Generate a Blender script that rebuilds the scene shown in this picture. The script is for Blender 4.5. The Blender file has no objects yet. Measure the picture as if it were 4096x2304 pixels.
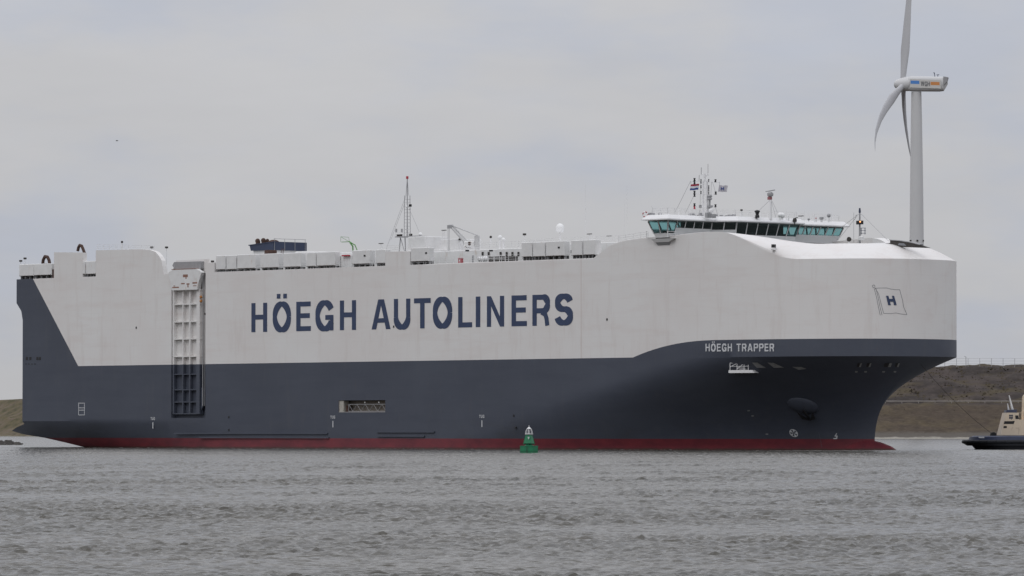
import bpy, bmesh, math, random
import numpy as np
from mathutils import Vector, Matrix
random.seed(7); rng = np.random.default_rng(11)
S = bpy.context.scene
COL = S.collection
R = math.radians

# ------------------------------------------------------------------ camera
F = 19700.0                       # focal length in photo pixels (photo 4096 wide)
CAMZ = 3.0
PITCH = math.atan(569.0/F)
cam = bpy.data.cameras.new('camera'); camo = bpy.data.objects.new('camera', cam); COL.objects.link(camo)
cam.sensor_width = 36.0; cam.lens = 36.0*F/4096.0
cam.clip_start = 1.0; cam.clip_end = 20000
camo.location = (0, 0, CAMZ); camo.rotation_euler = (math.pi/2+PITCH, 0, 0)
S.camera = camo

# ------------------------------------------------------------------ world: overcast sky
SUN_EL, SUN_AZ = R(48), R(235)
w = bpy.data.worlds.new('World'); S.world = w; w.use_nodes = True
nt = w.node_tree; nt.nodes.clear()
def N(nt, t, **k):
    n = nt.nodes.new(t)
    for a, b in k.items(): setattr(n, a, b)
    return n
def LK(nt, a, b): nt.links.new(a, b)
def math_node(nt, op, a=None, b=None, c=None, clamp=False):
    n = N(nt, 'ShaderNodeMath', operation=op); n.use_clamp = clamp
    for i, v in enumerate((a, b, c)):
        if v is None: continue
        if isinstance(v, (int, float)): n.inputs[i].default_value = v
        else: LK(nt, v, n.inputs[i])
    return n.outputs[0]
def maprange(nt, v, a, b, c=0.0, d=1.0, kind='LINEAR'):
    n = N(nt, 'ShaderNodeMapRange', interpolation_type=kind)
    LK(nt, v, n.inputs['Value'])
    for k, x in (('From Min', a), ('From Max', b), ('To Min', c), ('To Max', d)): n.inputs[k].default_value = x
    return n.outputs['Result']
def mixc(nt, f, a, b, blend='MIX'):
    n = N(nt, 'ShaderNodeMix', data_type='RGBA', blend_type=blend)
    if isinstance(f, (int, float)): n.inputs[0].default_value = f
    else: LK(nt, f, n.inputs[0])
    for i, v in ((6, a), (7, b)):
        if isinstance(v, (tuple, list)): n.inputs[i].default_value = (*v[:3], 1)
        else: LK(nt, v, n.inputs[i])
    return n.outputs[2]
def noise(nt, vec, scale, detail=4, rough=.5, sc=None, loc=None):
    if sc or loc:
        m = N(nt, 'ShaderNodeMapping'); LK(nt, vec, m.inputs[0])
        if sc: m.inputs['Scale'].default_value = sc
        if loc: m.inputs['Location'].default_value = loc
        vec = m.outputs[0]
    n = N(nt, 'ShaderNodeTexNoise'); LK(nt, vec, n.inputs['Vector'])
    n.inputs['Scale'].default_value = scale; n.inputs['Detail'].default_value = detail; n.inputs['Roughness'].default_value = rough
    return n.outputs['Fac']

tc = N(nt, 'ShaderNodeTexCoord'); gen = tc.outputs['Generated']
sep = N(nt, 'ShaderNodeSeparateXYZ'); LK(nt, gen, sep.inputs[0])
zc = math_node(nt, 'MAXIMUM', sep.outputs[2], 0.0)
cie = math_node(nt, 'MULTIPLY_ADD', zc, 1.55, 1.0)                 # overcast sky: darkest at the horizon, brightest at the zenith
n1 = noise(nt, gen, 9.0, 5, .55, sc=(1, 1, 3.2), loc=(3.1, .4, 1.7))
n2 = noise(nt, gen, 26.0, 4, .5, sc=(1, 1, 2.4), loc=(.3, 2.4, .9))
n12 = math_node(nt, 'MULTIPLY_ADD', n2, .45, math_node(nt, 'MULTIPLY', n1, .75))
blue = maprange(nt, n12, .52, .74, 0, 1, 'SMOOTHSTEP')
SKYG = (.490, .491, .507); SKYB = (.437, .460, .520)
ccol = mixc(nt, blue, SKYG, SKYB)
n3 = noise(nt, gen, 14.0, 5, .6, sc=(1, 1, 4), loc=(8, 1, 4))
val = maprange(nt, n3, .3, .7, .98, 1.045)
vv = math_node(nt, 'MULTIPLY', val, cie)
ccv = N(nt, 'ShaderNodeVectorMath', operation='SCALE'); LK(nt, ccol, ccv.inputs[0]); LK(nt, vv, ccv.inputs['Scale'])
sky = N(nt, 'ShaderNodeTexSky', sky_type='NISHITA'); sky.sun_disc = False
sky.sun_elevation = SUN_EL; sky.sun_rotation = SUN_AZ
bg1 = N(nt, 'ShaderNodeBackground'); LK(nt, sky.outputs[0], bg1.inputs[0]); bg1.inputs[1].default_value = .05
bg2 = N(nt, 'ShaderNodeBackground'); LK(nt, ccv.outputs[0], bg2.inputs[0]); bg2.inputs[1].default_value = 1.0
mx = N(nt, 'ShaderNodeMixShader'); mx.inputs[0].default_value = .97
LK(nt, bg1.outputs[0], mx.inputs[1]); LK(nt, bg2.outputs[0], mx.inputs[2])
wo = N(nt, 'ShaderNodeOutputWorld'); LK(nt, mx.outputs[0], wo.inputs[0])

sl = bpy.data.lights.new('sun', 'SUN'); sl.energy = .5; sl.angle = R(25); sl.color = (1, .97, .93)
so = bpy.data.objects.new('sun', sl); COL.objects.link(so)
# sun behind the camera, to its left
sd = Vector((-math.sin(R(35))*math.cos(SUN_EL), -math.cos(R(35))*math.cos(SUN_EL), math.sin(SUN_EL)))
so.rotation_euler = sd.to_track_quat('Z', 'Y').to_euler()
sky.sun_rotation = math.atan2(sd.x, sd.y)

S.view_settings.view_transform = 'Standard'
try: S.view_settings.look = 'None'
except Exception: pass
S.view_settings.exposure = 0.0; S.view_settings.gamma = 1.0; S.view_settings.use_curve_mapping = False
try:
    S.cycles.max_bounces = 6; S.cycles.transparent_max_bounces = 12; S.cycles.caustics_reflective = False; S.cycles.caustics_refractive = False
except Exception: pass

# ------------------------------------------------------------------ object helpers
def tag(o, label=None, cat=None, group=None, kind=None):
    if label: o['label'] = label
    if cat: o['category'] = cat
    if group: o['group'] = group
    if kind: o['kind'] = kind
    return o
def empty(name, loc=(0, 0, 0), rz=0.0, parent=None):
    o = bpy.data.objects.new(name, None); COL.objects.link(o)
    o.location = loc; o.rotation_euler = (0, 0, rz); o.empty_display_size = .5
    if parent: o.parent = parent
    return o
class MB:
    """collects shapes; build() links them as ONE mesh object. flip=True: coordinates are (s, t, z), t to starboard"""
    def __init__(s, flip=False): s.v = []; s.f = []; s.flip = flip
    def add(s, vs, fs):
        b = len(s.v); s.v += [tuple(p) for p in vs]; s.f += [tuple(b+i for i in f) for f in fs]; return s
    def box(s, a, b):
        x0, y0, z0 = a; x1, y1, z1 = b
        return s.hexa([(x0,y0,z0),(x1,y0,z0),(x1,y1,z0),(x0,y1,z0),(x0,y0,z1),(x1,y0,z1),(x1,y1,z1),(x0,y1,z1)])
    def hexa(s, p): return s.add(p, [(0,3,2,1),(4,5,6,7),(0,1,5,4),(1,2,6,5),(2,3,7,6),(3,0,4,7)])
    def cbox(s, a, b, c=.06):
        """box with chamfered vertical and top edges"""
        x0, y0, z0 = a; x1, y1, z1 = b
        def ring(i, z): 
            k = c
            return [(x0+i+k,y0+i,z),(x1-i-k,y0+i,z),(x1-i,y0+i+k,z),(x1-i,y1-i-k,z),(x1-i-k,y1-i,z),(x0+i+k,y1-i,z),(x0+i,y1-i-k,z),(x0+i,y0+i+k,z)]
        vs = ring(0, z0)+ring(0, z1-c)+ring(c, z1); fs = [tuple(range(7, -1, -1)), tuple(range(16, 24))]
        for r_ in (0, 8):
            for i in range(8): fs.append((r_+i, r_+(i+1) % 8, r_+8+(i+1) % 8, r_+8+i))
        return s.add(vs, fs)
    def tube(s, p, q, r, n=6, r2=None):
        p = Vector(p); q = Vector(q); d = q-p
        if d.length < 1e-6: return s
        r2 = r if r2 is None else r2
        d.normalize(); a = d.orthogonal().normalized(); b = d.cross(a)
        vs = []
        for c, rr in ((p, r), (q, r2)):
            for i in range(n):
                t = 2*math.pi*i/n; vs.append(c+(a*math.cos(t)+b*math.sin(t))*rr)
        fs = [(i, (i+1) % n, n+(i+1) % n, n+i) for i in range(n)]+[tuple(range(n-1, -1, -1)), tuple(range(n, 2*n))]
        return s.add(vs, fs)
    def path(s, pts, r, n=6):
        for a, b in zip(pts[:-1], pts[1:]): s.tube(a, b, r, n)
        return s
    def lathe(s, c, prof, n=16, axis='z'):
        c = Vector(c); vs = []; 
        for (r, h) in prof:
            for i in range(n):
                t = 2*math.pi*i/n; x, y = r*math.cos(t), r*math.sin(t)
                vs.append(c+(Vector((x, y, h)) if axis == 'z' else Vector((h, x, y)) if axis == 'x' else Vector((x, h, y))))
        m = len(prof); fs = []
        for k in range(m-1):
            for i in range(n): fs.append((k*n+i, k*n+(i+1) % n, (k+1)*n+(i+1) % n, (k+1)*n+i))
        fs += [tuple(range(n-1, -1, -1)), tuple(range((m-1)*n, m*n))]
        return s.add(vs, fs)
    def ball(s, c, r, n=14, m=8, sz=1.0):
        return s.lathe(c, [(max(r*math.sin(math.pi*k/m), .001), -r*sz*math.cos(math.pi*k/m)) for k in range(m+1)], n)
    def prism(s, poly, y0, y1):
        """polygon in (x, z) extruded along y"""
        n = len(poly)
        vs = [(x, y0, z) for x, z in poly]+[(x, y1, z) for x, z in poly]
        return s.add(vs, [tuple(range(n)), tuple(range(2*n-1, n-1, -1))]+[(i, (i+1) % n, n+(i+1) % n, n+i) for i in range(n)])
    def plan(s, poly, z0, z1, poly1=None):
        poly1 = poly1 or poly; n = len(poly)
        vs = [(x, y, z0) for x, y in poly]+[(x, y, z1) for x, y in poly1]
        return s.add(vs, [tuple(range(n)), tuple(range(2*n-1, n-1, -1))]+[(i, (i+1) % n, n+(i+1) % n, n+i) for i in range(n)])
    def build(s, name, mat, parent=None, smooth=None, recalc=True):
        vs = [(x, -y, z) for x, y, z in s.v] if s.flip else s.v
        me = bpy.data.meshes.new(name); me.from_pydata([tuple(v) for v in vs], [], s.f)
        if recalc or smooth:
            bm = bmesh.new(); bm.from_mesh(me)
            if recalc: bmesh.ops.recalc_face_normals(bm, faces=bm.faces)
            if smooth:
                bmesh.ops.remove_doubles(bm, verts=bm.verts, dist=.0005)
                if recalc: bmesh.ops.recalc_face_normals(bm, faces=bm.faces)
                for f in bm.faces: f.smooth = True
                for e in bm.edges:
                    if len(e.link_faces) == 2 and e.calc_face_angle(0) > R(smooth): e.smooth = False
            bm.to_mesh(me); bm.free()
        me.materials.append(mat)
        o = bpy.data.objects.new(name, me); COL.objects.link(o)
        if parent: o.parent = parent
        return o

# ------------------------------------------------------------------ materials
def newmat(name):
    m = bpy.data.materials.new(name); m.use_nodes = True
    return m, m.node_tree, m.node_tree.nodes['Principled BSDF']
def ocoord(nt): return N(nt, 'ShaderNodeTexCoord').outputs['Object']
def simple(name, col, rough=.55, var=.12, scale=1.5, metal=0.0, dirt=None):
    m, nt, p = newmat(name); oc = ocoord(nt)
    f = noise(nt, oc, scale, 4, .6)
    c2 = tuple(max(0, x*(1-var)) for x in col); c1 = tuple(min(1, x*(1+var*.5)) for x in col)
    c = mixc(nt, maprange(nt, f, .3, .7), c2, c1)
    if dirt:
        g = noise(nt, oc, scale*1.7, 5, .65, sc=(1, 1, .35), loc=(4, 2, 1))
        c = mixc(nt, maprange(nt, g, .60, .74), c, dirt)
    LK(nt, c, p.inputs['Base Color']); p.inputs['Roughness'].default_value = rough; p.inputs['Metallic'].default_value = metal
    return m
WHITE = (.74, .73, .735); NAVY = (.082, .096, .126); RED = (.17, .024, .034)
M = {}
M['white'] = simple('white_paint', (.74, .735, .73), .5, .08, .8, dirt=(.60, .52, .46))
M['cleanwhite'] = simple('clean_white_paint', (.76, .755, .76), .45, .04, .8)
M['dark'] = simple('dark_recess', (.05, .045, .042), .8, .3, 2)
M['rust'] = simple('rusty_steel', (.075, .04, .03), .85, .4, 3)
M['black'] = simple('black_paint', (.012, .012, .014), .5, .2, 3)
M['navy'] = simple('navy_paint', (.03, .042, .085), .5, .15, 1)
M['steel'] = simple('grey_steel', (.33, .33, .34), .5, .12, 2)
M['lettering'] = simple('blue_lettering_paint', (.035, .055, .12), .55, .15, .8)
M['whitelet'] = simple('white_lettering_paint', (.62, .63, .65), .55, .15, 2)
M['outline'] = simple('grey_outline_paint', (.12, .13, .15), .6, .15, 2)
M['deck'] = simple('deck_paint', (.22, .24, .23), .7, .2, .6)
M['green'] = simple('green_davit_paint', (.10, .26, .07), .5, .15, 2)
M['redp'] = simple('red_paint', (.42, .03, .05), .5, .1, 2)
M['orange'] = simple('orange_paint', (.45, .18, .04), .5, .2, 2)
M['crane'] = simple('crane_paint', (.52, .52, .52), .5, .1, 2)
M['dome'] = simple('white_dome', (.8, .8, .8), .35, .03, 2)

m, nt, p = newmat('hull_paint'); M['hull'] = m
oc = ocoord(nt); sp = N(nt, 'ShaderNodeSeparateXYZ'); LK(nt, oc, sp.inputs[0]); sx, sz = sp.outputs[0], sp.outputs[2]
t_ = maprange(nt, sx, 153.6, 172.0, 1.0, 0.0)
rise = math_node(nt, 'MULTIPLY', math_node(nt, 'SUBTRACT', 1.0, math_node(nt, 'POWER', t_, 2.3)), 2.45)
lim = math_node(nt, 'ADD', rise, 14.15)
navy1 = math_node(nt, 'LESS_THAN', sz, lim)
STERN_LINE = [3.1, 29.4, 16.0, 14.0]
sline = math_node(nt, 'MULTIPLY_ADD', math_node(nt, 'SUBTRACT', sz, STERN_LINE[3]), (STERN_LINE[0]-STERN_LINE[2])/(STERN_LINE[1]-STERN_LINE[3]), STERN_LINE[2])
navy2 = math_node(nt, 'MULTIPLY', math_node(nt, 'LESS_THAN', sx, sline), math_node(nt, 'LESS_THAN', sz, 29.75))
navym = math_node(nt, 'MAXIMUM', navy1, navy2)
redm = math_node(nt, 'LESS_THAN', sz, 1.68)
g1 = noise(nt, oc, .09, 5, .6); g2 = noise(nt, oc, .55, 6, .65, sc=(1, 1, .14)); g3 = noise(nt, oc, .25, 5, .6, sc=(.35, 1, 2.5), loc=(5, 5, 5))
wcol = mixc(nt, maprange(nt, g1, .35, .65), (.72, .692, .676), (.745, .735, .724))
wcol = mixc(nt, maprange(nt, g2, .54, .78, 0, .5), wcol, (.58, .52, .49))
wcol = mixc(nt, maprange(nt, g3, .52, .75, 0, .45), wcol, (.66, .60, .575))
# plate seams: thin vertical and horizontal weld lines
def lines(v, period, width):
    fr = math_node(nt, 'FRACT', math_node(nt, 'DIVIDE', v, period))
    return math_node(nt, 'LESS_THAN', fr, width/period)
seam = math_node(nt, 'MAXIMUM', lines(sx, 12.4, .12), lines(sz, 2.9, .07))
wcol = mixc(nt, math_node(nt, 'MULTIPLY', seam, .07), wcol, (.45, .42, .40))
bigseam = math_node(nt, 'MULTIPLY', math_node(nt, 'GREATER_THAN', sx, 142.0), math_node(nt, 'LESS_THAN', sx, 142.25))
wcol = mixc(nt, math_node(nt, 'MULTIPLY', bigseam, .3), wcol, (.50, .40, .36))
rk = noise(nt, oc, .8, 7, .75, sc=(1, 1, .10), loc=(9, 3, 2)); rmask = noise(nt, oc, .07, 3, .5, loc=(2, 7, 1))
rk2 = math_node(nt, 'MULTIPLY', maprange(nt, rk, .60, .78, 0, .55), maprange(nt, rmask, .45, .62))
wcol = mixc(nt, rk2, wcol, (.42, .27, .20))
ncol = mixc(nt, maprange(nt, g1, .3, .7), (.055, .063, .087), (.067, .077, .104))
ncol = mixc(nt, maprange(nt, g3, .45, .75, 0, .7), ncol, (.050, .058, .083))
ncol = mixc(nt, maprange(nt, g2, .55, .8, 0, .4), ncol, (.09, .094, .105))
ncol = mixc(nt, math_node(nt, 'MULTIPLY', seam, .12), ncol, (.045, .05, .065))
rg = noise(nt, oc, .3, 5, .6, sc=(1, 1, 2))
rcol = mixc(nt, maprange(nt, rg, .3, .7), (.115, .020, .030), (.20, .030, .040))
wl = maprange(nt, math_node(nt, 'ADD', sz, math_node(nt, 'MULTIPLY', g2, .5)), .30, .62, 1, 0)
rcol = mixc(nt, math_node(nt, 'MULTIPLY', wl, .75), rcol, (.03, .035, .025))
sf = noise(nt, oc, .16, 6, .7, sc=(.5, 1, 2.2), loc=(12, 1, 8)); low = maprange(nt, sz, 5.5, 1.5, 0, 1)
ncol = mixc(nt, math_node(nt, 'MULTIPLY', maprange(nt, sf, .50, .66, 0, .55), low), ncol, (.045, .047, .055))
ncol = mixc(nt, math_node(nt, 'MULTIPLY', maprange(nt, rk, .62, .76, 0, .5), maprange(nt, sf, .45, .6)), ncol, (.11, .075, .06))
cc = mixc(nt, navym, wcol, ncol); cc = mixc(nt, redm, cc, rcol)
LK(nt, cc, p.inputs['Base Color']); p.inputs['Roughness'].default_value = .55
bp = N(nt, 'ShaderNodeBump'); bp.inputs['Strength'].default_value = .35; bp.inputs['Distance'].default_value = .08
dent = noise(nt, oc, .45, 2, .4, sc=(1, 1, .8)); LK(nt, dent, bp.inputs['Height']); LK(nt, bp.outputs[0], p.inputs['Normal'])

m, nt, p = newmat('bridge_glass'); M['glass'] = m
nt.nodes.remove(p); out = nt.nodes['Material Output']
tr = N(nt, 'ShaderNodeBsdfTransparent'); tr.inputs[0].default_value = (.52, .74, .75, 1)
gl = N(nt, 'ShaderNodeBsdfGlossy'); gl.inputs['Roughness'].default_value = .05; gl.inputs[0].default_value = (.8, .9, .9, 1)
gm = N(nt, 'ShaderNodeNewGeometry'); dt = N(nt, 'ShaderNodeVectorMath', operation='DOT_PRODUCT'); LK(nt, gm.outputs['Normal'], dt.inputs[0]); LK(nt, gm.outputs['Incoming'], dt.inputs[1])
cosv = math_node(nt, 'ABSOLUTE', dt.outputs['Value']); schl = math_node(nt, 'MULTIPLY_ADD', math_node(nt, 'POWER', math_node(nt, 'SUBTRACT', 1.0, cosv), 5.0), .96, .05)
ms = N(nt, 'ShaderNodeMixShader'); LK(nt, schl, ms.inputs[0]); LK(nt, tr.outputs[0], ms.inputs[1]); LK(nt, gl.outputs[0], ms.inputs[2]); LK(nt, ms.outputs[0], out.inputs[0])

# ------------------------------------------------------------------ ship frame of reference
TH = R(47); CT, ST = math.cos(TH), math.sin(TH)
SR, TR, YR = 126.4, 18.25, 775.0          # reference: on the starboard side, 126.4 m from the stern, 775 m away
def W(s, t, z=0.0):
    u, v = s-SR, t-TR
    return Vector((u*CT-v*ST, YR-u*ST-v*CT, z))
def project(s, t, z):
    x, y, zz = W(s, t, z); zz -= CAMZ
    cp, sp_ = math.cos(PITCH), math.sin(PITCH)
    d = y*cp+zz*sp_; up = -y*sp_+zz*cp
    return 2048+F*x/d, 1152-F*up/d
def ray(px, py):
    a = (px-2048)/F; b = (1152-py)/F; cp, sp_ = math.cos(PITCH), math.sin(PITCH)
    return Vector((a, cp-b*sp_, sp_+b*cp))
def L(px, py, t=TR):
    """point (s, z) of the ship's plane at lateral distance t that lies in that direction"""
    d = ray(px, py)
    # t = TR + (-x*ST - (y-YR)*CT)
    k = (t-TR-YR*CT)/(-d.x*ST-d.y*CT)
    x, y, z = d.x*k, d.y*k, CAMZ+d.z*k
    return SR+x*CT-(y-YR)*ST, z
def SX(px, t=TR, py=1050): return L(px, py, t)[0]
def ZY(px, py, t=TR): return L(px, py, t)[1]
ship = empty('cargo_ship', W(0, 0, 0), -TH)
tag(ship, 'huge grey white and navy car carrier ship with blue lettering on its side', 'ship')
def SM(): return MB(flip=True)

# ------------------------------------------------------------------ hull
HB = 18.25; ZK = 14.0
def interp(x, pts):
    if x <= pts[0][0]: return pts[0][1]
    for (a, va), (b, vb) in zip(pts[:-1], pts[1:]):
        if x <= b:
            return va+(vb-va)*(x-a)/(b-a)
    return pts[-1][1]
def sst(x, a, b):
    x = min(max((x-a)/(b-a), 0), 1); return x*x*(3-2*x)
def s1(z): return 187.0+(S_END-187.0)*min(max(z/ZK, 0), 1)**2.6
S_END = 198.0
def s0(z): return 108.0+(163.0-108.0)*min(max(z/ZK, 0), 1)**1.1
def halfb(s, z):
    g = min(max(z/ZK, 0), 1); g1 = g**2.3
    a, b = s0(z), s1(z)
    u = min(max((s-a)/(b-a), 0), 1)
    pp = 2.1+(2.5-2.1)*g1; rr = 1.0+(.4-1.0)*(g1**.8)
    h = HB*max(1-u**pp, 0)**rr
    if s < 60 and z < 4.6: h -= .95*(4.6-max(z, -1))**1.25*(1-max(s, 0)/60)**1.7
    return h
ZT = [(145.6, 29.6), (146.1, 30.2), (147.3, 31.0), (149.3, 31.75), (152, 32.2), (155, 32.4), (160, 32.55), (165, 32.75), (169, 32.95), (172, 32.95)]
def zt(s):
    z = interp(s, ZT)
    return z+(28.5-z)*sst(s, 171.5, 186.0)
def rimw(s): return .25+6.6*sst(s, 166, 186)
def zr(s):
    a = interp(s, ZT)+.05
    return a+(31.0-a)*sst(s, 169, 187)
def s_stern(z): return interp(z, [(-4, 30), (-1, 18), (0, 12.3), (1.6, 2.6), (2.6, -5.9), (3.1, -5.2), (4.1, 0), (23.6, 0), (25.3, -1.8), (30, -1.8)])

ramp_s = (SX(685, py=1400), SX(822, py=1400)); ramp_z0 = ZY(750, 1672)
gang_s = (SX(1355, py=1620), SX(1541, py=1620)); gang_z = (ZY(1450, 1648), ZY(1450, 1601))
Acols = sorted(set([0, 1.5, 3, 6, 9, 12, 16, 20, 26]+[round(x, 3) for x in (ramp_s[0], ramp_s[1], gang_s[0], gang_s[1])]+[40, 46, 52, 58, 64, 72, 80, 84, 92, 100, 105]))
Acols = [a for a in Acols]
NB = 90
zlow = sorted(set([-4, -2, -1, 0, .8, 1.68, 2.3, 2.9, 3.5, 4.1, 4.6]+[round(x, 3) for x in (ramp_z0, gang_z[0], gang_z[1])]+[7, 8.8, 9.6, 10.4, 11.2, 12, 12.6, 13.1, 13.5, 13.8, ZK]))
NU = 12; NR = 9
def column_s(c, z):
    if c < len(Acols):
        a = Acols[c]; st = s_stern(z)
        if st >= 0 and a <= 35: return a if a > 34 else st+(34-st)*a/34 if z < 2.2 else a
        if a < 20: return st+(20-st)*a/20
        return a
    q = (c-len(Acols)+1)/NB
    return 105+(s1(z)-105)*(1-(1-q)**2)
NC = len(Acols)+NB
def plan_pt(c):         # upper plan curve point and inward normal
    def P(cc):
        s = column_s(cc, ZK+5); return Vector((s, halfb(s, ZK+5)))
    p = P(c)
    if c < len(Acols) or c == len(Acols): return p, Vector((0, -1))
    if c >= NC-1: return p, Vector((-1, 0))
    a, b = P(c-1), P(c+1); d = (b-a).normalized(); return p, Vector((d.y, -d.x))
rows = []
for z in zlow: rows.append([(column_s(c, z), halfb(column_s(c, z), z), z) for c in range(NC)])
for j in range(1, NU+1):
    r_ = []
    for c in range(NC):
        s = column_s(c, ZK+5); top = 29.6 if c < len(Acols) else zt(s)
        z = ZK+(top-ZK)*(1-(1-j/NU)**1.9)
        ss = column_s(c, z) if c < len(Acols) else s
        r_.append((ss, halfb(s, ZK+5), z))
    rows.append(r_)
rimrows = []
for j in range(1, NR+1):
    r_ = []
    for c in range(NC):
        p, nn = plan_pt(c); s = p.x if c >= len(Acols) else rows[-1][c][0]
        if c < len(Acols): wv, H, k, zb = .12, .02, 0, 29.6
        else: wv, k, zb = rimw(s), sst(s, 181, 190), zt(s); H = zr(s)-zb
        a = j/NR; x = (1-math.cos(a*math.pi/2))*(1-k)+a*k; h = math.sin(a*math.pi/2)*H
        q = Vector((s, p.y))+nn*wv*x
        r_.append((q.x, max(q.y, 0), zb+h))
    rimrows.append(r_)
rows_all = rows+rimrows
last = rimrows[-1]
deckrow = [(q[0]-(.0 if q[0] < 186 else 0), max(q[1]-.15, 0), min(q[2], 30.9 if c >= len(Acols) else 29.55)-.05) for c, q in enumerate(last)]
rows_all.append(deckrow)
NRW = len(rows_all)
v = []; f = []
for side in (1, -1):
    for r_ in rows_all:
        for (s, h, z) in r_: v.append((s, side*h, z))
def idx(side, r_, c): return (0 if side > 0 else NRW*NC)+r_*NC+c
for side in (1, -1):
    for r_ in range(NRW-1):
        for c in range(NC-1):
            if side > 0 and r_ < len(rows)-1 and c < len(Acols)-1:
                zmid = (rows_all[r_][c][2]+rows_all[r_+1][c][2])/2; smid = (Acols[c]+Acols[c+1])/2
                if ramp_s[0] < smid < ramp_s[1] and zmid > ramp_z0: continue
                if gang_s[0] < smid < gang_s[1] and gang_z[0] < zmid < gang_z[1]: continue
            if side > 0 and r_ >= len(rows)-1 and r_ < NRW-1 and c < len(Acols)-1 and ramp_s[0] < (Acols[c]+Acols[c+1])/2 < ramp_s[1]: continue
            q = (idx(side, r_, c), idx(side, r_, c+1), idx(side, r_+1, c+1), idx(side, r_+1, c))
            f.append(q if side < 0 else q[::-1])
for r_ in range(NRW-1): f.append((idx(1, r_, 0), idx(-1, r_, 0), idx(-1, r_+1, 0), idx(1, r_+1, 0)))   # transom
for c in range(NC-1): f.append((idx(1, NRW-1, c), idx(1, NRW-1, c+1), idx(-1, NRW-1, c+1), idx(-1, NRW-1, c)))
hb = SM(); hb.v = v; hb.f = f
hull = hb.build('hull', M['hull'], ship, smooth=24)
me = hull.data; me.materials.append(M['deck'])
for pl in me.polygons:
    if pl.center.z > 29.3 and abs(pl.normal.z) > .99 and abs(pl.center.y) < 17.9 and pl.area > 3: pl.material_index = 1
# bulbous bow
b = SM(); prof = [(max(3.6*math.sin(math.pi*k/12), .01), -9.2*math.cos(math.pi*k/12)) for k in range(13)]
b.lathe((183.6, 0, -1.9), prof, 20, 'x'); b.v = [(x, y*.7, z) for x, y, z in b.v]
b.build('bulbous_bow', M['hull'], ship, smooth=40)

# find a point on the curved starboard surface in a given direction
def on_hull(px, py):
    lo, hi = 100.0, S_END-.5
    z = 15.0; s = 170
    for _ in range(12):
        a, b_ = 100.0, s1(min(z, ZK))-.3
        # scan from aft to the visible limit
        best = None; prev = None; s = a
        for i in range(241):
            s = a+(b_-a)*i/240; x, _y = project(s, halfb(s, min(z, ZK)), z)
            if prev is not None and prev[1] <= px <= x:
                best = prev[0]+(s-prev[0])*(px-prev[1])/(x-prev[1]); break
            prev = (s, x)
        if best is None: best = prev[0]
        h = halfb(best, min(z, ZK)); wy = W(best, h).y
        d = ray(px, py); z = .5*z+.5*(CAMZ+d.z*wy/d.y)
    return best, halfb(best, min(z, ZK)), z
def hull_frame(s, z):
    """tangent along the hull (forward) and outward normal, in (s, t, z)"""
    zc = min(z, ZK); e = .2
    p = Vector((s, halfb(s, zc), z)); a = Vector((s-e, halfb(s-e, zc), z)); b_ = Vector((s+e, halfb(s+e, zc), z))
    tx = (b_-a).normalized()
    if z < ZK:
        u = Vector((s, halfb(s, min(z+e, ZK)), z+e))-Vector((s, halfb(s, z-e), z-e)); u.normalize()
    else: u = Vector((0, 0, 1))
    n_ = u.cross(tx).normalized()
    if n_.y < 0: n_ = -n_
    return p, tx, u, n_

# ------------------------------------------------------------------ lettering
def stroke(pts, w_):
    """flat ribbon along a centre line: list of quads"""
    P = [Vector(p) for p in pts]; Lf = []; Rt = []
    for i, p_ in enumerate(P):
        a = P[max(i-1, 0)]; b_ = P[min(i+1, len(P)-1)]; d = (b_-a).normalized(); n_ = Vector((-d.y, d.x))
        ww = w_(d) if callable(w_) else w_
        Lf.append(p_+n_*ww/2); Rt.append(p_-n_*ww/2)
    return [[Lf[i], Lf[i+1], Rt[i+1], Rt[i]] for i in range(len(P)-1)]
VS, HS = .205, .165          # stem and bar weights in cap heights
def wt(d): return VS*abs(d.y)+HS*abs(d.x)
def arc(cx, cy, rx, ry, a0, a1, n=22, e=2.0):
    out = []
    for i in range(n+1):
        a = R(a0+(a1-a0)*i/n); c, s_ = math.cos(a), math.sin(a)
        out.append((cx+rx*math.copysign(abs(c)**(2/e), c), cy+ry*math.copysign(abs(s_)**(2/e), s_)))
    return out
def rc(x0, y0, x1, y1): return [[Vector((x0, y0)), Vector((x1, y0)), Vector((x1, y1)), Vector((x0, y1))]]
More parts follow.
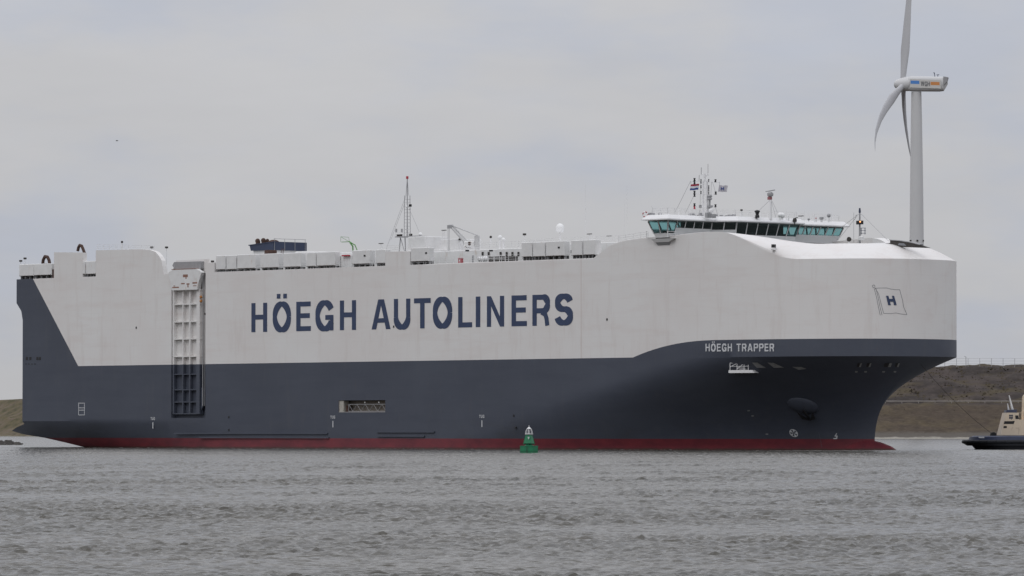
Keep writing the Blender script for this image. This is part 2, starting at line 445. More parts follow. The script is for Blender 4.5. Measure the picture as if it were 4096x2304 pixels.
def glyph(ch):
    W_ = .80
    if ch == 'H': return rc(0, 0, VS, 1)+rc(W_-VS, 0, W_, 1)+rc(VS, .43, W_-VS, .43+HS), W_
    if ch in 'OÖ':
        q = stroke(arc(.45, .5, .45-VS/2, .52-HS/2, 0, 360, 40), wt)
        if ch == 'Ö': q += rc(.20, 1.13, .38, 1.29)+rc(.52, 1.13, .70, 1.29)
        return q, .90
    if ch == 'E': return rc(0, 0, VS, 1)+rc(VS, 0, .70, HS)+rc(VS, 1-HS, .69, 1)+rc(VS, .44, .65, .44+HS), .70
    if ch == 'G':
        q = stroke(arc(.45, .5, .45-VS/2, .52-HS/2, 30, 333, 40), wt)
        return q+rc(.47, .36, .70, .36+HS)+rc(.70, 0, .86, .36+HS), .88
    if ch == 'A':
        q = [[Vector((0, 0)), Vector((.21, 0)), Vector((.435, .80)), Vector((.435, 1)), Vector((.30, 1))], [Vector((.87, 0)), Vector((.66, 0)), Vector((.435, .80)), Vector((.435, 1)), Vector((.57, 1))]]
        return q+rc(.22, .22, .65, .22+.15), .87
    if ch == 'U': return rc(0, .38, VS, 1)+rc(W_-VS, .38, W_, 1)+stroke(arc(.40, .38, .40-VS/2, .40-HS/2, 180, 360, 24), wt), W_
    if ch == 'T': return rc(0, 1-HS, .76, 1)+rc(.38-VS/2, 0, .38+VS/2, 1-HS), .76
    if ch == 'L': return rc(0, 0, VS, 1)+rc(VS, 0, .66, HS), .66
    if ch == 'I': return rc(0, 0, VS, 1), VS
    if ch == 'N': return rc(0, 0, VS-.01, 1)+rc(W_-VS+.01, 0, W_, 1)+[[Vector((.19, 1)), Vector((.19, .68)), Vector((.61, 0)), Vector((.61, .32))]], W_
    if ch in 'RP':
        y0 = .40; q = rc(0, 0, VS, 1)+rc(VS, 1-HS, .50, 1)+rc(VS, y0, .50, y0+HS)
        q += stroke([(.48, 1-HS/2)]+arc(.50, (1+y0)/2, .26-VS/2+.06, (1-y0)/2-HS/2, 88, -88, 18)+[(.48, y0+HS/2)], wt)
        if ch == 'R': q += stroke([(.42, y0+.05), (.60, y0-.03), (.665, .22), (.70, 0)], .19)
        return q, .82 if ch == 'R' else .78
    if ch == 'S':
        q = arc(.38, .720, .275, .205, 12, 262, 26, 2.0)
        q2 = arc(.38, .295, .285, .220, 82, -168, 26, 2.0)
        return stroke(q+q2, wt), .76
    if ch == 'W': return [[Vector((0, 1)), Vector((.2, 1)), Vector((.36, .0)), Vector((.20, 0))], [Vector((.42, 1)), Vector((.55, 1)), Vector((.36, 0)), Vector((.24, 0))], [Vector((.45, 1)), Vector((.58, 1)), Vector((.76, 0)), Vector((.64, 0))], [Vector((.8, 1)), Vector((1, 1)), Vector((.8, 0)), Vector((.64, 0))]], 1.0
    return [], .4
def letter_mesh(ch, width, height):
    q, w_ = glyph(ch); k = width/w_; vs = []; fs = []
    for poly in q:
        b_ = len(vs); vs += [(p_.x*k, p_.y*height) for p_ in poly]; fs.append(tuple(range(b_, b_+len(poly))))
    return vs, fs
def place_letter(ch, frame, width, height, mat, parent, name='letter', off=.03):
    """frame: origin, right, up, outward in the parent's coordinates; a thin plate of paint"""
    o_, rx, uy, nz = frame; vs, fs = letter_mesh(ch, width, height); mb = MB()
    # every stroke piece sits at its own hair of height so overlapping strokes never share a plane
    for k_, f_ in enumerate(fs):
        h = off+.0012*(k_ % 9)
        mb.add([o_+rx*vs[i][0]+uy*vs[i][1]+nz*h for i in f_], [tuple(range(len(f_)))])
    return mb.build(name, mat, parent, recalc=False)
def toL(v_): return Vector((v_[0], -v_[1], v_[2]))     # (s, t, z) to the ship's local axes
LET = [('H', 1006, 1069), ('Ö', 1091.6, 1164), ('E', 1185.5, 1244), ('G', 1262.4, 1336), ('H', 1360, 1424.6), ('A', 1487, 1562.7), ('U', 1576, 1641.6), ('T', 1656.4, 1723.2),
       ('O', 1732, 1809), ('L', 1833, 1889), ('I', 1903.5, 1921.5), ('N', 1948, 2017), ('E', 2046.5, 2108), ('R', 2130, 2200), ('S', 2221, 2291)]
for ch, a, b_ in LET:
    sa, sb = SX(a, py=1265), SX(b_, py=1265)
    place_letter(ch, (toL((sa, HB, 19.35)), Vector((1, 0, 0)), Vector((0, 0, 1)), Vector((0, -1, 0))), sb-sa, 4.85, M['lettering'], ship)
def hull_letter(ch, px0, px1, py, height, mat, off=.05):
    s_, h_, z_ = on_hull((px0+px1)/2, py)
    p_, tx, u_, n_ = hull_frame(s_, z_)
    pa, pb = on_hull(px0, py), on_hull(px1, py)
    wd = (Vector(pb[:2])-Vector(pa[:2])).length
    o_ = p_-tx*wd/2
    return place_letter(ch, (toL(o_), toL(tx), toL(u_), toL(n_)), wd, height, mat, ship, off=off)
# ship's name on the bow: widths in photo pixels along the band
x = 2823.0
for ch in 'HÖEGH TRAPPER':
    wd = {'H': 17.2, 'Ö': 19, 'E': 15.5, 'G': 18.5, ' ': 9, 'T': 17, 'R': 18, 'A': 20, 'P': 17}[ch]
    if ch != ' ': hull_letter(ch, x, x+wd, 1405.5, 1.16, M['whitelet'])
    x += wd+4.6

def panel_on_hull(poly_px, mat, name, off=.04, parent=ship):
    pts = []
    for px, py in poly_px:
        s_, h_, z_ = on_hull(px, py); p_, tx, u_, n_ = hull_frame(s_, z_); pts.append(toL(p_+n_*off))
    return MB().add(pts, [tuple(range(len(pts)))]).build(name, mat, parent)
def line_on_hull(pts_px, r, mb):
    pts = []
    for px, py in pts_px:
        s_, h_, z_ = on_hull(px, py); p_, tx, u_, n_ = hull_frame(s_, z_); pts.append(toL(p_+n_*.01))
    mb.path(pts, r, 4)
# the house flag drawn on the bow: pole lines, waving outline and the H
def fx(px, py): return 2900+px*.58657, 1000+py*.58657
mb = MB()
line_on_hull([fx(*q) for q in ((1018, 262), (1035, 330), (1047, 392), (1059, 445))], .028, mb)
line_on_hull([fx(*q) for q in ((1030, 262), (1046, 330), (1058, 392), (1071, 443))], .028, mb)
line_on_hull([fx(*q) for q in ((1024, 258), (1048, 300), (1068, 380), (1082, 432))], .028, mb)
line_on_hull([fx(1014+9*math.cos(a), 247+10*math.sin(a)) for a in [R(k*45) for k in range(9)]], .028, mb)
line_on_hull([fx(*q) for q in ((1024, 260), (1060, 259), (1100, 258), (1130, 265), (1160, 270), (1192, 270), (1200, 300), (1213, 340), (1220, 385), (1243, 440), (1200, 436), (1165, 428), (1130, 434), (1084, 432))], .028, mb)
mb.build('flag_outline', M['outline'], ship)
panel_on_hull([fx(*q) for q in ((1098, 312), (1114, 312), (1131, 376), (1113, 376))], M['lettering'], 'letter', .05)
panel_on_hull([fx(*q) for q in ((1138, 312), (1153, 312), (1171, 376), (1153, 376))], M['lettering'], 'letter', .05)
panel_on_hull([fx(*q) for q in ((1119, 333), (1144, 333), (1148, 352), (1124, 352))], M['lettering'], 'letter', .053)
# thruster and bulb marks, draught marks near the waterline
def disc_on_hull(px, py, r, mat, name, inner=0.0, blades=0):
    s_, h_, z_ = on_hull(px, py); p_, tx, u_, n_ = hull_frame(s_, z_); mb = MB(); n = 28
    def P(rr, a, o=.05): return toL(p_+tx*rr*math.cos(a)+u_*rr*math.sin(a)+n_*o)
    for i in range(n):
        a, b2 = 2*math.pi*i/n, 2*math.pi*(i+1)/n
        mb.add([P(r*.82, a), P(r, a), P(r, b2), P(r*.82, b2)], [(0, 1, 2, 3)])
    for k in range(blades):
        a = 2*math.pi*k/blades
        mb.add([P(.1*r, a, .052), P(r*.8, a-.33, .052), P(r*.83, a, .052), P(r*.8, a+.33, .052)], [(0, 1, 2, 3)])
    return mb.build(name, mat, ship)
disc_on_hull(3175, 1732, .66, M['whitelet'], 'thruster_mark', blades=5)
for q in ([(3345, 1733), (3349, 1733), (3343, 1744), (3339, 1744)], [(3339, 1742), (3350, 1742), (3351, 1746), (3339, 1746)], [(3346, 1744), (3351, 1744), (3349, 1755), (3344, 1755)], [(3334, 1752), (3347, 1752), (3347, 1756), (3334, 1756)]):
    panel_on_hull(q, M['whitelet'], 'bulb_mark')
for i in range(11):
    py = 1731+i*5.6; px = 3274+i*1.2
    panel_on_hull([(px, py), (px+4, py), (px+4, py+1.6), (px, py+1.6)], M['outline'], 'draught_mark', .05)
# TUG push-point marks
for px, py in ((612, 1675), (1332, 1669), (1928, 1666)):
    sc = SX(px, py=py); z = ZY(px, py)
    for k, ch in enumerate('TUG'):
        place_letter(ch, (toL((sc-.62+k*.43, HB, z-.22)), Vector((1, 0, 0)), Vector((0, 0, 1)), Vector((0, -1, 0))), .34, .48, M['whitelet'], ship)
    SM().box((sc-.09, HB-.02, z-1.65), (sc+.09, HB+.03, z-.6)).build('push_point_mark', M['whitelet'], ship)
# stern pilot mark (outlined frame), fender strakes
mb = SM(); sA, sB = SX(314, py=1635), SX(339, py=1635); zA, zB = ZY(326, 1661), ZY(326, 1611); zm = (zA+zB)/2
for (a, b_, c, d) in ((sA, sA+.12, zA, zB), (sB-.12, sB, zA, zB)): mb.box((a, HB-.02, c), (b_, HB+.03, d))
for z in (zA, zm-.25, zm+.15, zB-.12): mb.box((sA+.12, HB-.02, z), (sB-.12, HB+.028, z+.1))
mb.build('door_mark', M['whitelet'], ship)
for a, b_, ya, yb in ((700, 1312, 1733, 1731), (800, 1318, 1750, 1749), (1510, 1740, 1727, 1725), (1512, 1700, 1744, 1742)):
    za, zb = ZY(a, ya), ZY(b_, yb)
    SM().prism([(SX(a, py=1730), za-.14), (SX(b_, py=1730), za-.14), (SX(b_, py=1730), za+.10), (SX(a, py=1730), za+.10)], HB-.02, HB+.22).build('fender_strake', M['hull'], ship)
# small hull fittings: dark scuppers and marks
for px, py in ((2055, 1662), (2062, 1710), (915, 1668), (915, 1719), (2428, 1277), (820, 1255), (545, 1310), (1575, 1306), (700, 1800)):
    if py > 1790: continue
    s_, z_ = L(px, py)
    SM().cbox((s_-.14, HB-.1, z_-.18), (s_+.16, HB+.08, z_+.16), .04).build('scupper', M['black'], ship)
for px in (108, 122, 150, 160):
    s_, z_ = L(px, 1434); SM().cbox((s_-.35, HB-.1, z_-.25), (s_+.25, HB+.05, z_+.3), .05).build('mooring_port', M['black'], ship)
for px in (104, 116, 128, 140):
    s_, z_ = L(px, 1456); SM().box((s_-.2, HB-.1, z_-.06), (s_+.2, HB+.04, z_+.07)).build('fairlead', M['black'], ship)

# ------------------------------------------------------------------ quarter ramp in its recess
D = 1.0; a, b_ = round(ramp_s[0], 3), round(ramp_s[1], 3); zb = round(ramp_z0, 3); ztop = 31.9
rec = SM()
rec.add([(a, HB, zb), (b_, HB, zb), (b_, HB, 29.6), (a, HB, 29.6), (a+.15, HB-D, zb), (b_-.15, HB-D, zb), (b_-.15, HB-D, ztop), (a+.15, HB-D, ztop)],
        [(0, 1, 5, 4), (1, 2, 6, 5), (0, 4, 7, 3), (4, 5, 6, 7)])
rec.build('ramp_recess', M['hull'], ship, recalc=False)
ramp = empty('quarter_ramp', (0, 0, 0), 0, ship)
def rs(px): return SX(px, py=1350)
to = HB-.12
x0, x1 = rs(691), rs(799); zt0 = ZY(745, 1160); zb0 = ZY(745, 1656)
SM().box((x0, to-.75, zb0), (x1, to-.6, zt0)).build('ramp_plate', M['hull'], ramp)
for pa, pb in ((690, 695), (727, 731), (754, 759), (784, 797)):
    SM().box((rs(pa), to-.59, zb0), (rs(pb), to+(.04 if pa in (690, 784) else 0), zt0)).build('ramp_stringer', M['hull'], ramp)
for y in (1160, 1216, 1286, 1355, 1425, 1496, 1558, 1607, 1654):
    z = ZY(745, y)
    SM().box((x0+.02, to-.58, z-.13), (x1-.02, to-.02, z+.05)).build('ramp_crossbeam', M['hull'], ramp)
for y0_, y1_, dx in ((1558, 1625, .8),):
    for sgn, sx_ in ((-1, x0), (1, x1)):
        za, zc_ = ZY(745, y1_), ZY(745, y0_)
        SM().prism([(sx_, za-.7), (sx_+sgn*dx, za+.4), (sx_+sgn*dx, zc_-.3), (sx_, zc_+.3)], to-.5, to-.2).build('ramp_flap', M['hull'], ramp)
# hinge fairing at the top
tz = [ZY(745, y) for y in (1077, 1090, 1134, 1160)]
m_ = M['white']
SM().prism([(rs(698), tz[0]), (rs(792), tz[0]), (rs(812), tz[1]-.1), (rs(799), tz[2]), (rs(795), tz[3]), (rs(693), tz[3]), (rs(690), tz[2]), (rs(677), tz[1])], HB-.4, HB+.35).build('hinge_fairing', m_, ramp)
SM().prism([(rs(695), tz[0]+.02), (rs(797), tz[0]+.02), (rs(797), ZY(745, 1047)), (rs(690), ZY(745, 1046)), (rs(683), ZY(745, 1060))], HB-1.25, HB-.3).build('winch_box', M['steel'], ramp)
mb = SM()
random.seed(3)
mb.box((rs(692), HB-.35, tz[0]-.02), (rs(790), HB+.38, tz[0]+.08))
for pa, pb, ya, yb in ((738, 757, 1098, 1109), (748, 752, 1108, 1116), (695, 722, 1146, 1151), (730, 745, 1132, 1137), (752, 764, 1134, 1139), (756, 760, 1138, 1150), (776, 795, 1130, 1136), (700, 707, 1141, 1144), (778, 792, 1143, 1146)):
    mb.box((rs(pa), HB+.34, ZY(745, yb)), (rs(pb), HB+.362, ZY(745, ya)))
mb.build('rust_patches', simple('rust_stain', (.30, .16, .12), .85, .4, 3), ramp)
mb = SM(); mb.tube((rs(808), HB-.2, zb+2), (rs(808), HB-.2, 29.2), .09); mb.tube((rs(813), HB-.35, zb+2), (rs(813), HB-.35, 29.2), .05)
mb.build('guide_cable', M['steel'], ramp)
for y in (1190, 1206): SM().ball((rs(804), HB+.02, ZY(745, y)), .26, 8, 6).build('yellow_sheave', M['orange'], ramp)

# ------------------------------------------------------------------ gangway recess
a, b_ = round(gang_s[0], 3), round(gang_s[1], 3); z0_, z1_ = round(gang_z[0], 3), round(gang_z[1], 3)
rec = SM(); D = 1.6
rec.add([(a, HB, z0_), (b_, HB, z0_), (b_, HB, z1_), (a, HB, z1_), (a, HB-D, z0_), (b_, HB-D, z0_), (b_, HB-D, z1_), (a, HB-D, z1_)], [(0, 1, 5, 4), (1, 2, 6, 5), (2, 3, 7, 6), (0, 4, 7, 3), (4, 5, 6, 7)])
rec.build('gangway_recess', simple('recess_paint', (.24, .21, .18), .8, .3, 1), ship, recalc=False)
gw = empty('gangway', (0, 0, 0), 0, ship)
mb = SM(); zz0, zz1 = z0_+.12, z0_+1.25; n = 9; xs = [a+2.2+(b_-a-2.3)*i/n for i in range(n+1)]
mb.tube((xs[0], HB-.25, zz0), (xs[-1], HB-.25, zz0), .05); mb.tube((xs[0], HB-.25, zz1), (xs[-1], HB-.25, zz1), .05)
for i in range(n): mb.tube((xs[i], HB-.25, zz0 if i % 2 else zz1), (xs[i+1], HB-.25, zz1 if i % 2 else zz0), .035)
for i in (0, n): mb.tube((xs[i], HB-.25, zz0), (xs[i], HB-.25, zz1), .05)
mb.build('gangway_truss', M['steel'], gw)
for k in (.45, .75): SM().ball((a+(b_-a)*k+1, HB-.3, z0_+1.55), .13, 8, 6).build('lamp', M['dome'], gw)
SM().box((a+.05, HB-1.2, z0_+.02), (a+1.1, HB-.1, z1_-.05)).build('locker', simple('pale_locker', (.42, .40, .36), .7, .2, 2), gw)
SM().box((a+1.3, HB-1.2, z0_+.02), (a+1.8, HB-.4, z0_+1.1)).build('winch', M['rust'], gw)
SM().box((a+.1, HB-.1, z0_-.06), (b_, HB+.03, z0_+.03)).build('sill', M['steel'], gw)

# ------------------------------------------------------------------ upper-deck side: blocks, notches and housings
def side_block(poly_px, depth, name='side_block', t0=HB, mat=None):
    poly = [L(px, py, t0) for px, py in poly_px]
    return SM().prism(poly, t0, t0-depth).build(name, mat or M['hull'], ship)
DZ = 29.6
def blk(px0, px1, y0, y1, depth=8.0, name='deckhouse', t0=HB-.002, mat=None, zb=DZ-.01):
    sa, sb = SX(px0, t0, (y0+y1)/2), SX(px1, t0, (y0+y1)/2)
    za, zc_ = ZY(px0, y0, t0), ZY(px1, y1, t0)
    return SM().prism([(sa, zb), (sb, zb), (sb, zc_), (sa, za)], t0, t0-depth).build(name, mat or M['hull'], ship)
blk(216, 331, 1009, 1010, .9, 'deckhouse')
sx1 = SX(383); poly = [(SX(383), DZ-.01), (SX(655), DZ-.01), (SX(650), ZY(650, 1062)), (SX(646), ZY(646, 1042)), (SX(636), ZY(636, 1024)), (SX(622), ZY(622, 1008)), (SX(600), ZY(600, 1000)), (SX(560), ZY(560, 997)), (SX(383), ZY(383, 1001))]
SM().prism(poly, HB-.002, HB-.9).build('deckhouse', M['hull'], ship)
# tall hull pieces between the notches
for pa, pb, ya in ((1541, 1640, 1006),):
    SM().prism([(SX(pa), DZ-.01), (SX(pb), DZ-.01), (SX(pb), ZY(pb, ya-1)), (SX(pa), ZY(pa, ya+1))], HB-.002, HB-.6).build('side_block', M['hull'], ship)
def rail(pts, h=1.05, r=.028, name='railing', par=None, step=1.6, rows_=(1, .66, .33), mat=None):
    mb = SM()
    for (p0, p1) in zip(pts[:-1], pts[1:]):
        p0, p1 = Vector(p0), Vector(p1); n = max(1, int((p1-p0).length/step))
        for i in range(n+1):
            q = p0.lerp(p1, i/n); mb.tube(q, q+Vector((0, 0, h)), r, 4)
        for k in rows_: mb.tube(p0+Vector((0, 0, h*k)), p1+Vector((0, 0, h*k)), r, 4)
    return mb.build(name, mat or M['cleanwhite'], par or ship)
HOUS = [(75, 133, 1058, 1105), (134, 205, 1056, 1102), (296, 339, 1046, 1098), (342, 382, 1045, 1097),
        (862, 900, 1023, 1079), (904, 943, 1022, 1078), (947, 1020, 1019, 1075), (1040, 1112, 1016, 1072), (1132, 1201, 1013, 1069), (1223, 1261, 1011, 1066), (1265, 1338, 1009, 1064),
        (1407, 1477, 1002, 1057), (1500, 1540, 999, 1054), (1641, 1714, 992, 1047), (2084, 2126, 970, 1028), (2130, 2178, 969, 1027), (2182, 2256, 966, 1025), (2283, 2327, 962, 1022), (2331, 2380, 960, 1020)]
for (pa, pb, ya, yb) in HOUS:
    vh = empty('vent_housing', (0, 0, 0), 0, ship)
    sa, sb = SX(pa), SX(pb); z1_, z0_ = ZY(pa, ya), max(ZY(pa, yb), DZ+.30)
    SM().cbox((sa, HB-1.3, z0_), (sb, HB-.06, z1_), .07).build('housing', M['white'], vh)
    for i in range(4):
        x = sa+.2+(sb-sa-.4)*i/3; SM().box((x-.05, HB-1.1, DZ), (x+.05, HB-.3, z0_-.005)).build('support', M['steel'], vh)
    SM().box((sa+.15, HB-1.25, DZ+.01), (sb-.15, HB-.75, z0_-.01)).build('gap_shade', M['dark'], vh)  # dark recessed plinth: shadow under the raised housing put in as colour
    # grey rain strip under the lip
    mb = SM(); mb.box((sa+.1, HB-.055, z0_+.02), (sb-.1, HB-.03, z0_+.07)); mb.build('lip', M['rust'], vh)
# low bulwark + side deck pieces
blk(822, 858, 1052, 1050, 2.5, 'side_block')
blk(1340, 1406, 1024, 1022, 2.0, 'deckhouse', t0=HB-1.4, mat=M['white'])
SM().cbox((SX(1349), HB-1.4, ZY(1360, 1024)), (SX(1376), HB-.9, ZY(1360, 1019)), .03).build('red_locker', M['redp'], ship)
# long inner deckhouse behind the boxes
def inner(pa, pb, y, t, depth, name='deckhouse', mat=None):
    sa, sb = SX(pa, t, y), SX(pb, t, y); z = ZY((pa+pb)/2, y, t)
    return SM().cbox((sa, t-depth, 29.5), (sb, t, z), .08).build(name, mat or M['white'], ship)
inner(880, 1430, 1042, 13, 16)
inner(1180, 1232, 1005, 9, 10)
inner(1445, 1560, 1025, 12, 10)
inner(1720, 2105, 999, 13.5, 14)
inner(2090, 2480, 975, 12, 16)
inner(1631, 1702, 946, 10, 5)
inner(1763, 1835, 956, 9, 5)
inner(1540, 1760, 1003, 10.5, 8)
# railings along the deck edge and roofs
rail([(SX(822), HB-.3, DZ), (SX(2085), HB-.3, DZ)], 1.05)
rail([(SX(383), HB-.3, ZY(383, 1001)), (SX(612), HB-.3, ZY(612, 1006))], 1.0)
rail([(SX(1720), 13.2, ZY(1912, 999, 13.5)), (SX(2100), 13.2, ZY(1912, 999, 13.5))], 1.1)
rail([(SX(1541), HB-.3, ZY(1590, 1006)), (SX(1640), HB-.3, ZY(1590, 1006))], 1.0)
rail([(SX(2090, 11.5), 11.5, ZY(2285, 975, 12)), (SX(2478, 11.5), 11.5, ZY(2285, 975, 12))], 1.0)
rail([(150, HB-.4, 31.9), (156.5, HB-.4, 32.4)], 1.0)

# stern goosenecks: bent rusty pipes on the deck
def gooseneck(pts_px, t, r):
    mb = SM(); pts = [(*([L(px, py, t)[0]]), t, L(px, py, t)[1]) for px, py in pts_px]; mb.path(pts, r, 8)
    for q in pts[1:-1]: mb.ball(q, r*1.02, 8, 6)
    return mb.build('bent_pipe', M['rust'], ship, smooth=40)
gooseneck([(171, 1055), (173, 1040), (180, 1026), (190, 1028), (196, 1040), (199, 1056)], 14, .28)
gooseneck([(311, 1004), (314, 990), (319, 981), (327, 984), (333, 998), (338, 1012), (338, 1040)], 14, .26)
SM().prism([L(178, 1053, 14), L(198, 1053, 14), L(199, 1058, 14), L(176, 1058, 14)], 14.3, 13.6).build('pipe_base', M['rust'], ship)
SM().box((SX(205), HB-1.5, DZ), (SX(215), HB-.2, ZY(210, 1077))).build('rusty_locker', M['rust'], ship)
# navy funnel
fn = empty('funnel', (0, 0, 0), 0, ship); tF = 3.0
def PF(px, py): return L(px, py, tF)
poly = [PF(1003, 1003), PF(1092, 1000), PF(1092, 966), PF(998, 981)]
SM().prism(poly, tF, tF-7.6).build('funnel_casing', M['navy'], fn)
SM().prism([PF(1008, 1040), PF(1088, 1038), PF(1088, 1000.3), PF(1008, 1003.5)], tF-.3, tF-7.3).build('funnel_base', M['white'], fn)
SM().prism([PF(995, 983), PF(1100, 967.5), PF(1100, 965), PF(995, 979.5)], tF+.1, tF-.3).build('rim', M['navy'], fn)
for px, y, rr in ((1032, 965, .42), (1055, 963, .42), (1071, 963, .30)):
    s_, z_ = L(px, y, tF-2); mb = SM(); mb.tube((s_, tF-2, z_-.9), (s_, tF-2, z_), rr, 10); mb.ball((s_-.1, tF-2, z_+.05), rr*1.05, 10, 6)
    mb.build('exhaust_pipe', M['rust'], fn, smooth=40)
s_, z_ = L(1095, 968, tF-2); SM().ball((s_, tF-2, z_-.1), 1.0, 12, 8, .5).build('exhaust_dome', M['rust'], fn, smooth=60)
mb = SM(); sA, zA = PF(1092, 966)
mb.tube((sA, tF-.2, zA+.5), (sA, tF-7.4, zA+.5), .04)
for k in range(4): mb.tube((sA+.04, tF-.3-k*2.3, zA-1.5), (sA+.04, tF-.3-k*2.3, zA+.5), .045)
mb.build('rail', M['steel'], fn)
mb = SM(); sA, zA = L(1128, 996, tF+1); sB, zB = L(1120, 1032, tF+4)
for o in (0, .5): mb.tube((sA+o, tF+1, zA), (sB+o, tF+4, zB), .05)
for k in range(7):
    q = k/6; mb.box((sA+(sB-sA)*q-.05, tF+1+3*q-.15, zA+(zB-zA)*q-.02), (sA+(sB-sA)*q+.55, tF+1+3*q+.15, zA+(zB-zA)*q+.03))
mb.build('stair', M['rust'], fn)
SM().cbox((SX(1057, 8), 6, DZ+2.2), (SX(1072, 8), 8, ZY(1065, 1000, 8)), .05).build('ventilator', M['rust'], ship)
# green davit
mb = SM(); t = 12
P_ = lambda px, py, t=12: (L(px, py, t)[0], t, L(px, py, t)[1])
mb.path([P_(1412, 1003), P_(1411, 985), P_(1400, 970)], .13, 6); mb.path([P_(1428, 1000), P_(1420, 980), P_(1411, 975), P_(1397, 966)], .09, 6)
mb.path([P_(1397, 967), P_(1366, 968)], .06); mb.path([P_(1397, 967), P_(1363, 947), P_(1395, 949), P_(1397, 966)], .03); mb.path([P_(1363, 947), P_(1363, 968)], .03)
mb.build('green_davit', M['green'], ship)

# lattice mast amidships
lm = empty('signal_mast', (0, 0, 0), 0, ship); t = 8
mb = SM(); sA = L(1622, 925, t)[0]; sB = L(1636, 925, t)[0]; zA = ZY(1629, 945, t); zB = ZY(1629, 782, t); zC = ZY(1629, 718, t)
for s_ in (sA, sB): 
    for tt in (t-.3, t+.3): mb.tube((s_, tt, zA), (s_+(.12 if s_ == sA else -.1), tt, zB), .05, 5)
k = 0; z = zA
while z < zB-.3:
    mb.tube((sA, t+.3, z), (sB, t+.3, z), .03, 4); mb.tube((sA, t-.3, z), (sB, t-.3, z), .03, 4); z += .55
mb.tube(((sA+sB)/2, t, zA), ((sA+sB)/2, t, zC+.2), .09, 6); mb.path([(sA+.1, t, zB), ((sA+sB)/2-.05, t, zC)], .035); mb.path([(sB-.1, t, zB), ((sA+sB)/2+.05, t, zC)], .035)
mb.build('lattice', M['steel'], lm)
SM().box((L(1601, 945, t)[0], t-1.2, zA-.18), (L(1688, 945, t)[0], t+1.2, zA-.02)).build('platform', M['steel'], lm)
rail([(L(1601, 945, t)[0], t+1.1, zA), (L(1660, 945, t)[0], t+1.1, zA)], 1.0, par=lm)
SM().cbox(((sA+sB)/2-.16, t-.15, zC+.1), ((sA+sB)/2+.16, t+.15, zC+.55), .03).build('lamp', M['redp'], lm)
mb = SM(); s_, z_ = L(1640, 822, t); mb.cbox((s_-.1, t-.1, z_-.2), (s_+.35, t+.2, z_+.2), .03); mb.build('mast_camera', M['black'], lm)
SM().ball((*[L(1632, 827, t)[0]], t+.2, L(1632, 827, t)[1]), .25, 8, 6).build('mast_light', M['dome'], lm)
for px in (1608, 1618, 1657): 
    s_, z_ = L(px, 936, t); SM().cbox((s_-.25, t+.6, zA), (s_+.25, t+1.0, zA+.35), .04).build('equipment_box', M['dark'], lm)
for px in (1606, 1628):
    s_, z_ = L(px, 923, t); SM().box((s_-.2, t+1.12, z_-.3), (s_+.2, t+1.16, z_+.3)).build('notice_board', M['steel'], lm)
mb = SM(); mb.tube((L(1602, 947, t)[0], t, zA-.2), (L(1590, 1003, t)[0], t, 29.6), .09); mb.tube((L(1602, 947, t)[0], t, zA-.2), (L(1628, 985, t)[0], t, 31), .06)
mb.tube((L(1602, 947, t)[0], t-1, zA-.2), (L(1606, 1003, t)[0], t-1, 29.6), .09); mb.build('brace', M['steel'], lm)
mb = SM()
for (xa, ya, xb, yb) in ((1625, 780, 1580, 900), (1580, 900, 1545, 995), (1620, 810, 1563, 960), (1637, 835, 1678, 930)): mb.tube(P_(xa, ya, t), P_(xb, yb, t), .022, 4)
mb.build('stay_wires', M['steel'], lm)
SM().ball(P_(1681, 937, t), .32, 10, 6).build('searchlight', M['dome'], lm)

# deck crane
cr = empty('deck_crane', (0, 0, 0), 0, ship); t = 11
mb = SM(); mb.tube(P_(1806, 908, t), P_(1870, 975, t), .22, 8, .38); mb.tube(P_(1812, 903, t), P_(1874, 968, t), .08, 6); mb.build('boom', M['crane'], cr, smooth=40)
mb = SM(); mb.cbox((L(1793, 905, t)[0], t-.35, ZY(1800, 914, t)), (L(1811, 905, t)[0], t+.35, ZY(1800, 899, t)), .1); mb.build('boom_head', M['steel'], cr)
mb = SM(); mb.tube((L(1908, 1000, t)[0], t, 30.2), (L(1908, 940, t)[0], t, ZY(1908, 943, t)), .42, 12); mb.build('pedestal', M['crane'], cr, smooth=40)
SM().cbox((L(1862, 975, t)[0], t-.5, ZY(1880, 985, t)), (L(1902, 975, t)[0], t+.5, ZY(1880, 965, t)), .12).build('slewing_gear', M['white'], cr)
mb = SM(); mb.tube(P_(1811, 903, t), P_(1909, 941, t), .10); mb.build('luffing_ram', M['crane'], cr)
mb = SM(); mb.tube(P_(1792, 915, t), P_(1793, 1018, t), .035, 4); mb.tube(P_(1797, 915, t), P_(1797, 1018, t), .035, 4); mb.build('hoist_wire', M['steel'], cr)
SM().lathe(P_(1795, 1035, t), [(.05, -1.0), (.08, .0), (.26, .35), (.24, .6), (.05, .7)], 10).build('hook_block', M['orange'], cr)
mb = SM(); mb.path([P_(1853, 968, t), P_(1856, 982, t), P_(1868, 991, t), P_(1886, 992, t)], .07); mb.build('cradle', M['steel'], cr)
SM().cbox((L(1883, 975, t)[0], t+.5, ZY(1888, 980, t)), (L(1892, 975, t)[0], t+.62, ZY(1888, 967, t)), .05).build('motor', M['rust'], cr)
